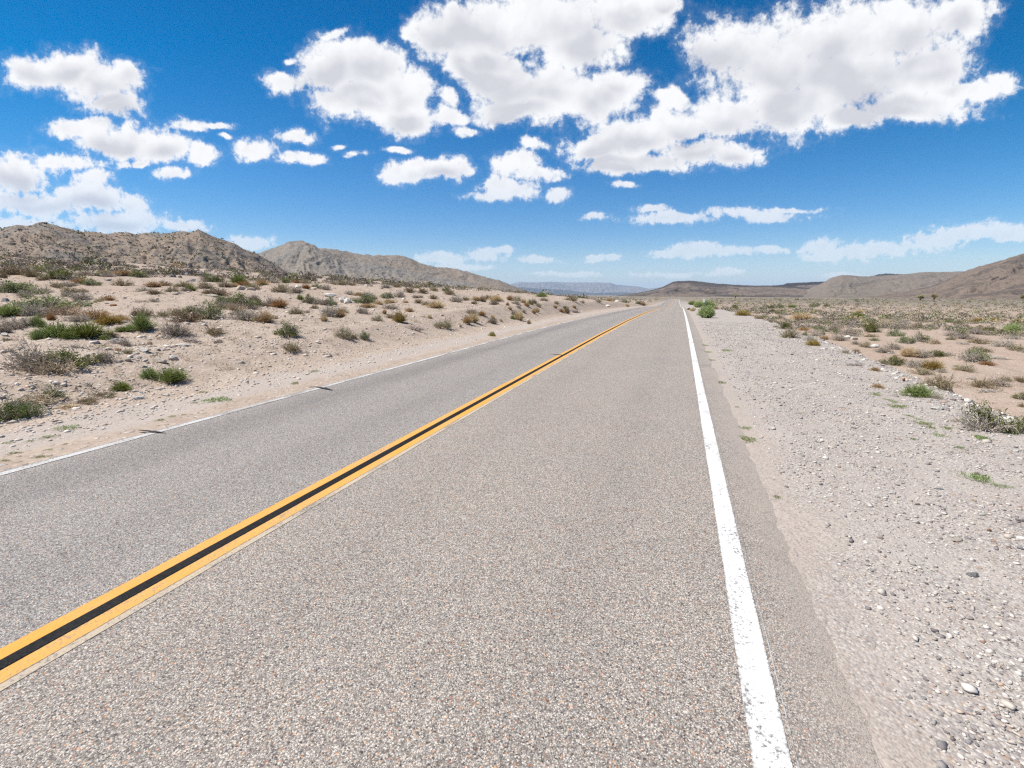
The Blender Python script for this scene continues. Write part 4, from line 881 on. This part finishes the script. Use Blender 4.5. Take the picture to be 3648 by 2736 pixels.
# ------------------------------------------------------------------ rocks
import bmesh
def ico(sub):
    bm = bmesh.new(); bmesh.ops.create_icosphere(bm, subdivisions=sub, radius=1)
    V_ = np.array([v.co[:] for v in bm.verts]); F_ = np.array([[v.index for v in f.verts] for f in bm.faces]); bm.free(); return V_, F_
ICO = {k: ico(k) for k in (1, 2, 4)}
def rock_shape(seed, sub=4, planes=13):
    g = np.random.default_rng(seed); V_, F_ = ICO[sub]; V_ = V_.copy()
    for _ in range(planes):
        n = g.normal(size=3); n /= np.linalg.norm(n); d = g.uniform(.55, .9)
        k = V_ @ n; V_ -= np.maximum(k - d, 0)[:, None] * n * .96
    if sub > 2: V_ *= (1 + .05 * fbm(V_[:, 0] * 2 + V_[:, 2], V_[:, 1] * 2 - V_[:, 2], 4, seed))[:, None]
    return V_ / np.abs(V_).max(0), F_
ROCKM = {}
def rock_mesh(kind, v, up=False):
    if (kind, v) not in ROCKM:
        V_, F_ = rock_shape(300 + v * 7 + len(kind))
        ROCKM[(kind, v)] = mesh_np(kind + '_rock', V_, F_, [M['rock_' + kind]], smooth=False)
    return ROCKM[(kind, v)]
RD = {'grey': 'grey rock', 'white': 'white rock', 'tan': 'tan rock', 'rust': 'rust coloured rock', 'red': 'red stone'}
T_ = table(ROCKS); K_ = keyed(ROCKS); pos3 = cast([(t_[0], t_[1] - t_[3] * .15) for t_ in T_], [130 if t_[0] < 2300 else 900 for t_ in T_])
for i, (t_, key, p) in enumerate(zip(T_, K_, pos3)):
    px, py, wp, hp, kind = t_; g = np.random.default_rng(2900 + i); dep = (p - np.array([0, 0, EYE])) @ FW
    wm, hm = wp * dep / FPX, hp * dep / FPX
    near = key[0] in 'SH'
    hz_ = hm * (0.5 if near and kind != 'red' else 0.62 if kind != 'red' else .6)
    o = link('boulder' if wm > .45 else 'rock', rock_mesh(kind, i % 6), cat='rock', group='loose rocks left of the road' if px < 2300 else 'loose rocks right of the road',
             loc=(p[0], p[1], p[2] + hz_ * .42), scale=(wm * .53, min(wm, max(hm * 1.3, wm * .5)) * .5, hz_))
    o.rotation_euler = (g.uniform(-.12, .12), g.uniform(-.14, .14), R(YAW) + g.uniform(-.5, .5))
    finish(o, key, ('large ' if wm > .8 else 'small ' if wm < .3 else '') + RD[kind], px, py)

def scatter_rocks(name, P3, size, m, seed, flat=(.35, .75), sub=1, lift=.02):
    g = np.random.default_rng(seed); n = len(P3); shapes = [rock_shape(700 + seed + k, sub, 7)[0] for k in range(10)]; shapes = [v * (1 + .22 * g.normal(size=(len(v), 1))).clip(.6, 1.4) for v in shapes]; F0 = ICO[sub][1]
    nv = len(shapes[0]); Vall = np.empty((n, nv, 3)); a = g.uniform(0, 6.28, n)
    for i in range(n):
        v = shapes[i % 10] * (size[i] * .5 * np.array([1, g.uniform(.55, .95), g.uniform(*flat)]))
        c, s_ = math.cos(a[i]), math.sin(a[i])
        Vall[i, :, 0] = v[:, 0] * c - v[:, 1] * s_; Vall[i, :, 1] = v[:, 0] * s_ + v[:, 1] * c; Vall[i, :, 2] = v[:, 2] + size[i] * lift
    Vall += P3[:, None]
    F_ = (F0[None] + (np.arange(n) * nv)[:, None, None]).reshape(-1, 3)
    return link(name, mesh_np(name, Vall.reshape(-1, 3), F_, [m]), kind='stuff')
g = np.random.default_rng(50)
n = 30000; Yr = np.exp(g.uniform(math.log(2.0), math.log(75), n)) - 1.0
s_ = np.abs(g.normal(scale=1, size=n)) * np.clip(Yr * .55 + 3.0, 2, 26) + .1
Xr = -toe_l(Yr) - s_
cl = fbm(Xr * .35, Yr * .35, 3, 333); keep = cl > g.uniform(-.9, .7, n); Xr, Yr, s_ = Xr[keep], Yr[keep], s_[keep]
sz = np.clip(.038 * np.exp(g.normal(scale=.60, size=len(Xr))), .02, .26) * np.clip(.8 + np.hypot(Xr, Yr) * .012, .8, 1.5)
scatter_rocks('rubble', np.column_stack([Xr, Yr, height(Xr, Yr) - bed(Xr - drift(Yr))]), sz, M['rubble'], 1)
n = 3200; Yr = np.exp(g.uniform(math.log(1.5), math.log(45), n)); Xr = -6.7 - g.random(n) ** .8 * 1.6
scatter_rocks('shoulder_stones', np.column_stack([Xr, Yr, height(Xr, Yr) - bed(Xr - drift(Yr))]), np.clip(.03 * np.exp(g.normal(scale=.5, size=n)), .015, .1), M['rubble'], 2)
n = 62000; Yr = np.exp(g.uniform(math.log(1.0), math.log(30), n)); Xr = .98 + (edge_r(Yr) - .75) * g.random(n) ** .9
keep = (fbm(Xr * 1.1, Yr * .7, 3, 444) > g.uniform(-1.0, .5, n) + .25 * sstep(1.3, .95, Xr)); Xr, Yr = Xr[keep], Yr[keep]
sz = np.clip(.0135 * np.exp(g.normal(scale=.47, size=len(Xr))), .006, .065) * np.clip(.8 + Yr * .04, .8, 1.6)
scatter_rocks('gravel', np.column_stack([Xr, Yr, height(Xr, Yr) - bed(Xr - drift(Yr))]), sz, M['gravel'], 3, (.35, .7), 1, .13)
n = 800; Yr = np.exp(g.uniform(math.log(3), math.log(70), n)); Xr = edge_r(Yr) + g.normal(scale=.35, size=n)
scatter_rocks('lip_stones', np.column_stack([Xr + drift(Yr), Yr, height(Xr, Yr)]), np.clip(.06 * np.exp(g.normal(scale=.5, size=n)), .025, .2), M['gravel'], 4, (.3, .6), 1)

# ------------------------------------------------------------------ joshua trees
def joshua(seed, heads):
    g = np.random.default_rng(seed); segs, tips = [], []
    def grow(p, d, ln, r, depth):
        q = p + d * ln; mid = (p + q) / 2 + g.normal(scale=.03, size=3)
        segs.append((np.array([[p, mid, q]]), r, r * .8))
        if depth == 0: tips.append((q, d)); return
        k = 2 if depth < heads else 3; a0 = g.uniform(0, 6.28)
        for j in range(k):
            a = a0 + j * 6.28 / k + g.uniform(-.4, .4); e = np.array([math.cos(a), math.sin(a), 0]) * g.uniform(.35, .72)
            dd = d + e; dd[2] = max(dd[2], .35); dd /= np.linalg.norm(dd)
            grow(q, dd, ln * g.uniform(.42, .75), r * .8, depth - 1)
    grow(np.array([0, 0, -.05]), np.array([.05, 0, 1.0]), .40, .095, heads)
    tr = join([tubes(p, a, b_, 6) for p, a, b_ in segs])
    cr = []
    for q, d in tips:
        nb = 120; dd = g.normal(size=(nb, 3)) + d * .55; dd /= np.linalg.norm(dd, axis=1, keepdims=True)
        ln = .17 * g.uniform(.7, 1.15, nb)[:, None]; sd_ = np.cross(dd, g.normal(size=(nb, 3))); sd_ /= np.linalg.norm(sd_, axis=1, keepdims=True)
        V_ = np.stack([q - sd_ * .012, q + sd_ * .012, q + dd * ln + sd_ * .003, q + dd * ln - sd_ * .003], 1).reshape(-1, 3)
        cr.append((V_, np.arange(nb * 4).reshape(nb, 4)))
        nb = 60; dd = -d + g.normal(scale=.45, size=(nb, 3)); dd /= np.linalg.norm(dd, axis=1, keepdims=True)
        sd_ = np.cross(dd, g.normal(size=(nb, 3))); sd_ /= np.linalg.norm(sd_, axis=1, keepdims=True); q2 = q - d * .05
        V_ = np.stack([q2 - sd_ * .01, q2 + sd_ * .01, q2 + dd * .13 + sd_ * .003, q2 + dd * .13 - sd_ * .003], 1).reshape(-1, 3)
        cr.append((V_, np.arange(nb * 4).reshape(nb, 4)))
    cr = join(cr); top = max(tr[0][:, 2].max(), cr[0][:, 2].max()); wd = np.ptp(cr[0][:, 0])
    return mesh_np('joshua_trunk', *tr, [M['bark']]), mesh_np('joshua_crown', *cr, [M['yucca']]), top, wd
JT = [joshua(11, 3), joshua(12, 3), joshua(19, 2)]
HX, HY, HZ, HP = HA
_hx = np.stack([HX, HY, HZ - EYE], -1); _hd = _hx @ FW
_hpx, _hpy = 1824 + FPX * (_hx @ RT) / _hd, 1368 - FPX * (_hx @ UP) / _hd
def on_hill(px, py):
    m_ = np.where(HP[:130] > 0.05, np.hypot(_hpx[:130] - px, _hpy[:130] - py), 1e9); i, j = np.unravel_index(np.argmin(m_), m_.shape)
    return np.array([HX[i, j], HY[i, j], HZ[i, j]])
JH = 'T 1468 226 16 42|T 2052 247 20 28|T 1550 560 60 90|T 1265 780 36 60|T 1210 655 30 60|T 850 520 40 50|T 660 300 24 40|T 430 740 60 60|T 90 670 40 80'
for src, hill_ in ((JOSHUA, False), (JH, True)):
    T_ = table(src); K_ = keyed(src)
    far_left = [hill_ or k[0] == 'A' for k in K_]
    pos3 = cast([(t_[0], t_[1]) for t_ in T_], [900] * len(T_))
    for i, (t_, key, p, hl) in enumerate(zip(T_, K_, pos3, far_left)):
        if hl: p = on_hill(t_[0], t_[1])
        elif p[1] > 420: p = p * np.array([1, 1, 1])
        dep = (p - np.array([0, 0, EYE])) @ FW; hm, wm = t_[3] * dep / FPX, t_[2] * dep / FPX
        st, cr_, top, wd = JT[i % 2 if t_[2] > 12 else 2]
        k = hm / top; kw = min(max(wm / wd, .6 * k), 1.3 * k)
        o = link('joshua_tree', None, cat='joshua tree', group='joshua trees', loc=(p[0], p[1], p[2] - .05 * k), rotz=i * 1.3, scale=(kw, kw, k)); o.empty_display_size = .2
        link('trunk', st, o); link('crown', cr_, o)
        finish(o, key, 'joshua tree on the hillside' if hl else 'small distant joshua tree', t_[0], t_[1])

# ------------------------------------------------------------------ delineator post
M['post'] = flat_mat('grey_green_post_plastic', (0.17, 0.21, 0.235), 0.5)
M['refl'] = flat_mat('white_reflective_sheet', (0.72, 0.72, 0.70), 0.35, (0.66, 0.66, 0.64))
M['amber'] = flat_mat('amber_reflector_edge', (0.55, 0.40, 0.05), 0.4)
d_ = ray(2506, 1098); t_p = 36.0 / (d_ @ FW) ; pp = d_ * t_p; pz = float(height(pp[0], pp[1]))
post = link('delineator_post', None, label='slim grey delineator post with a white top behind the rounded green shrub', cat='delineator', loc=(pp[0], pp[1], pz), rotz=R(4)); post.empty_display_size = .1
def plate(w_, d2, z0, z1, bev, y0=0.0):
    """upright plate with rounded long edges"""
    prof = [(-w_ / 2, -d2 * .2), (-w_ / 2 + bev, -d2 / 2), (w_ / 2 - bev, -d2 / 2), (w_ / 2, -d2 * .2), (w_ / 2, d2 * .2), (w_ / 2 - bev, d2 / 2), (-w_ / 2 + bev, d2 / 2), (-w_ / 2, d2 * .2)]
    bm = bmesh.new(); lo = [bm.verts.new((x, y + y0, z0)) for x, y in prof]; hi = [bm.verts.new((x, y + y0, z1)) for x, y in prof]
    for i in range(8): bm.faces.new((lo[i], lo[(i + 1) % 8], hi[(i + 1) % 8], hi[i]))
    bm.faces.new(hi); bm.faces.new(lo[::-1]); return bm
for nm, bm, mm in (('post', plate(.10, .03, -.2, 1.29, .02), M['post']), ('reflector', plate(.112, .010, .98, 1.28, .003, -.022), M['refl']), ('reflector_edge', plate(.014, .034, .98, 1.28, .004), M['amber'])):
    me = bpy.data.meshes.new(nm); bm.to_mesh(me); bm.free(); me.materials.append(mm); o = link(nm, me, post)
    if nm == 'reflector_edge': o.location = (-.056, 0, 0)

# ------------------------------------------------------------------ thin near-black slivers lying on the road across the lines
def sliver(pts, wid, label):
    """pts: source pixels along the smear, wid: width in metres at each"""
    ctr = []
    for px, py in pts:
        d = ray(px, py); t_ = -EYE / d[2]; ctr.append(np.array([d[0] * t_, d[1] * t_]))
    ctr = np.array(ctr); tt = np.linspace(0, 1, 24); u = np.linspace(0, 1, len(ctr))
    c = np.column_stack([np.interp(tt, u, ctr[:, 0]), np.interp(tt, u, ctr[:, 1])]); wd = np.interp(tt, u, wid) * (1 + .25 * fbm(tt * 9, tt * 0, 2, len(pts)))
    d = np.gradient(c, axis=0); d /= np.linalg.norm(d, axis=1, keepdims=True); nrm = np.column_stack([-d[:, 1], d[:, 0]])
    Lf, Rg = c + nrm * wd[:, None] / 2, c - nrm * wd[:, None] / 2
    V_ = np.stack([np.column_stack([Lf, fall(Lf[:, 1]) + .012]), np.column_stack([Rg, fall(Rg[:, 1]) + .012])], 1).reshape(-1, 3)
    link('dark_sliver', mesh_np('dark_sliver', V_, grid_faces(2, 24), [M['blackish']]), label=label, cat='tar mark', group='dark slivers on the road')
sliver([(1190 * .4123, 1300 + 570 * .4123), (1260 * .4123, 1300 + 576 * .4123), (1330 * .4123, 1300 + 584 * .4123), (1425 * .4123, 1300 + 592 * .4123)], [.01, .05, .055, .01], 'nearest dark sliver crossing the left edge line')
sliver([(912 + 440 * .4123, 750 + 1521 * .4123), (912 + 530 * .4123, 750 + 1529 * .4123), (912 + 600 * .4123, 750 + 1541 * .4123), (912 + 660 * .4123, 750 + 1557 * .4123)], [.01, .05, .08, .01], 'sabre shaped dark sliver further along the left edge line')
sliver([(1700 + 940 * .27125, 1000 + 965 * .27125), (1700 + 1010 * .27125, 1000 + 971 * .27125), (1700 + 1070 * .27125, 1000 + 977 * .27125), (1700 + 1112 * .27125, 1000 + 980 * .27125)], [.01, .04, .08, .05], 'dark sliver touching the yellow centre line')

# ------------------------------------------------------------------ far scrub that reads as one mass
m, t, b, out = mat('far_scrub'); M['scrub'] = m
tc = attrc(t, 'tint'); rn = t.add('ShaderNodeNewGeometry').outputs['Random Per Island']
t.put(b.inputs['Base Color'], t.mix(1.0, tc, t.ramp(rn, [(0, (.7, .7, .7)), (1, (1.3, 1.3, 1.3))]), 'MULTIPLY'))
PAL = 1.5 * np.array([(.150, .128, .094), (.172, .148, .122), (.128, .116, .070), (.098, .108, .048), (.205, .176, .142), (.160, .158, .075), (.240, .182, .118), (.145, .122, .104)])
def scrub(name, xyz, wid, hgt_, seed, nb, bs, w_green=.1, aspect=.75):
    g = np.random.default_rng(seed); n = len(xyz)
    a = g.uniform(0, 6.28, (n, nb)); el = np.arcsin(g.uniform(.02, 1, (n, nb))); r = g.uniform(.55, 1, (n, nb)) ** .6
    lob = 1 + .3 * np.sin(a * 2 + g.uniform(0, 6, (n, 1)))
    P_ = np.stack([np.cos(a) * np.cos(el) * r * lob * .5 * wid[:, None], np.sin(a) * np.cos(el) * r * lob * .5 * wid[:, None], np.sin(el) * r * hgt_[:, None]], -1) + xyz[:, None]
    V_, F_ = blades(P_.reshape(-1, 3), 1.0, g, aspect=aspect)
    V_ = (V_.reshape(n, nb, 4, 3) - P_[:, :, None]) * (bs * wid)[:, None, None, None] + P_[:, :, None]
    pw = np.array([.24, .18, .16, w_green, .14, w_green * .6, .06, .1]); ci = g.choice(8, n, p=pw / pw.sum())
    tint = np.repeat(PAL[ci] * g.uniform(.8, 1.2, (n, 1)), nb * 4, 0)
    return link(name, mesh_np(name, V_.reshape(-1, 3), F_, [M['scrub']], attrs={'tint': tint}), kind='stuff')
g = np.random.default_rng(77)
pxy = np.array([(a, b_, c) for a, b_, c in plant_xy])
def free(X, Y, pad):
    ok = np.ones(len(X), bool)
    for x0, y0, w0 in pxy: ok &= (X - x0) ** 2 + (Y - y0) ** 2 > (w0 * .5 + pad) ** 2
    return ok
def field(n, amin, amax, rmin, rmax, pw, cond):
    a = g.uniform(R(amin), R(amax), n); r = rmin * (rmax / rmin) ** (g.random(n) ** pw)
    X, Y = r * np.sin(a), r * np.cos(a); k = cond(X, Y) & free(X, Y, .3); return X[k], Y[k]
cR = lambda X, Y: (X - drift(Y) > edge_r(Y) + 1.2) & (fbm(X * .05, Y * .05, 2, 91) + .35 * fbm(X * .3, Y * .3, 2, 92) > -.75)
X1, Y1 = field(10500, 3, 62, 30, 620, .8, lambda X, Y: cR(X, Y) & (np.hypot(X, Y) > 34 + 10 * (np.arctan2(X, Y) > .3)))
d1 = np.hypot(X1, Y1); w1 = np.clip(.75 * np.exp(g.normal(scale=.38, size=len(X1))), .3, 1.8) * np.clip(.8 + d1 * .0022, .8, 2)
h1 = w1 * g.uniform(.28, .5, len(X1)); P1 = np.column_stack([X1, Y1, height(X1, Y1)]); nr = d1 < 75
w1[nr] *= .8; h1[nr] *= .8
scrub('desert_scrub', P1[nr], w1[nr], h1[nr], 5, 170, .085, .12)
scrub('far_desert_scrub', P1[~nr], w1[~nr], h1[~nr], 15, 34, .16, .16)
cL = lambda X, Y: (-(X - drift(Y)) > toe_l(Y) + np.interp(Y, [0, 40, 90, 160], [22, 16, 5, 2.0])) & (fbm(X * .06, Y * .06, 2, 95) > -.35)
X1, Y1 = field(5200, -85, -1, 40, 420, .9, cL)
d1 = np.hypot(X1, Y1); w1 = np.clip(.8 * np.exp(g.normal(scale=.38, size=len(X1))), .3, 1.9) * np.clip(.85 + d1 * .002, .8, 1.8)
h1 = w1 * g.uniform(.28, .5, len(X1)); P1 = np.column_stack([X1, Y1, height(X1, Y1)]); nr = d1 < 70
scrub('slope_scrub', P1[nr], w1[nr], h1[nr], 6, 150, .09, .05)
scrub('far_slope_scrub', P1[~nr], w1[~nr], h1[~nr], 16, 34, .16, .06)
# dry litter and tiny tufts between the shrubs
def litter(name, n, xs, seed):
    gg = np.random.default_rng(seed); Yl = np.exp(gg.uniform(math.log(4), math.log(80), n)) - 1; Xl = xs(gg, Yl)
    k_ = fbm(Xl * .5, Yl * .5, 2, seed) > -.3; Xl, Yl = Xl[k_], Yl[k_]
    wl = np.clip(.13 * np.exp(gg.normal(scale=.5, size=len(Xl))), .05, .32)
    global PAL
    keep_pal = PAL; PAL = 1.25 * np.array([(.30, .235, .165), (.26, .20, .15), (.21, .175, .13), (.20, .19, .10), (.36, .29, .21), (.24, .23, .10), (.38, .28, .17), (.24, .20, .165)])
    scrub(name, np.column_stack([Xl, Yl, height(Xl, Yl)]), wl, wl * gg.uniform(.15, .6, len(Xl)), seed, 30, .34, .08, .10); PAL = keep_pal
litter('dry_litter', 1500, lambda gg, Y_: -toe_l(Y_) - .3 - np.abs(gg.normal(size=len(Y_))) * (3 + .5 * Y_), 61)
litter('plain_litter', 1500, lambda gg, Y_: edge_r(Y_) + 1.2 + np.abs(gg.normal(size=len(Y_))) * (3 + .6 * Y_), 62)
# shrubs and stones on the near hill
kk = g.random(HX.shape) < .13; kk &= (HP > .02); kk[135:] = False
iH, jH = np.where(kk); jit = g.normal(scale=1.2, size=(len(iH), 2))
P_ = np.column_stack([HX[iH, jH] + jit[:, 0], HY[iH, jH] + jit[:, 1], HZ[iH, jH] - .1])
w1 = np.clip(1.15 * np.exp(g.normal(scale=.4, size=len(iH))), .5, 3.0)
scrub('hillside_scrub', P_, w1, w1 * .55, 8, 9, .5, .12)

label_all(todo)

# ------------------------------------------------------------------ haze
hz, t, b, out = mat('thin_desert_haze')
for n in list(t.n):
    if n.type == 'BSDF_PRINCIPLED': t.n.remove(n)
pv = t.add('ShaderNodeVolumePrincipled')
pv.inputs['Color'].default_value = (0.56, 0.75, 1.0, 1); pv.inputs['Density'].default_value = 3.1e-5; pv.inputs['Anisotropy'].default_value = 0.0
t.l.new(pv.outputs[0], out.inputs['Volume'])
def box(name, x0, x1, y0, y1, z0, z1, m):
    Vv = [(x, y, z) for z in (z0, z1) for y in (y0, y1) for x in (x0, x1)]
    F = [(0, 2, 3, 1), (4, 5, 7, 6), (0, 1, 5, 4), (2, 6, 7, 3), (0, 4, 6, 2), (1, 3, 7, 5)]
    return mesh_np(name, Vv, F, [m])
link('haze', box('haze', -31500, 31500, -2000, 31500, -420, 420, hz), kind='stuff')
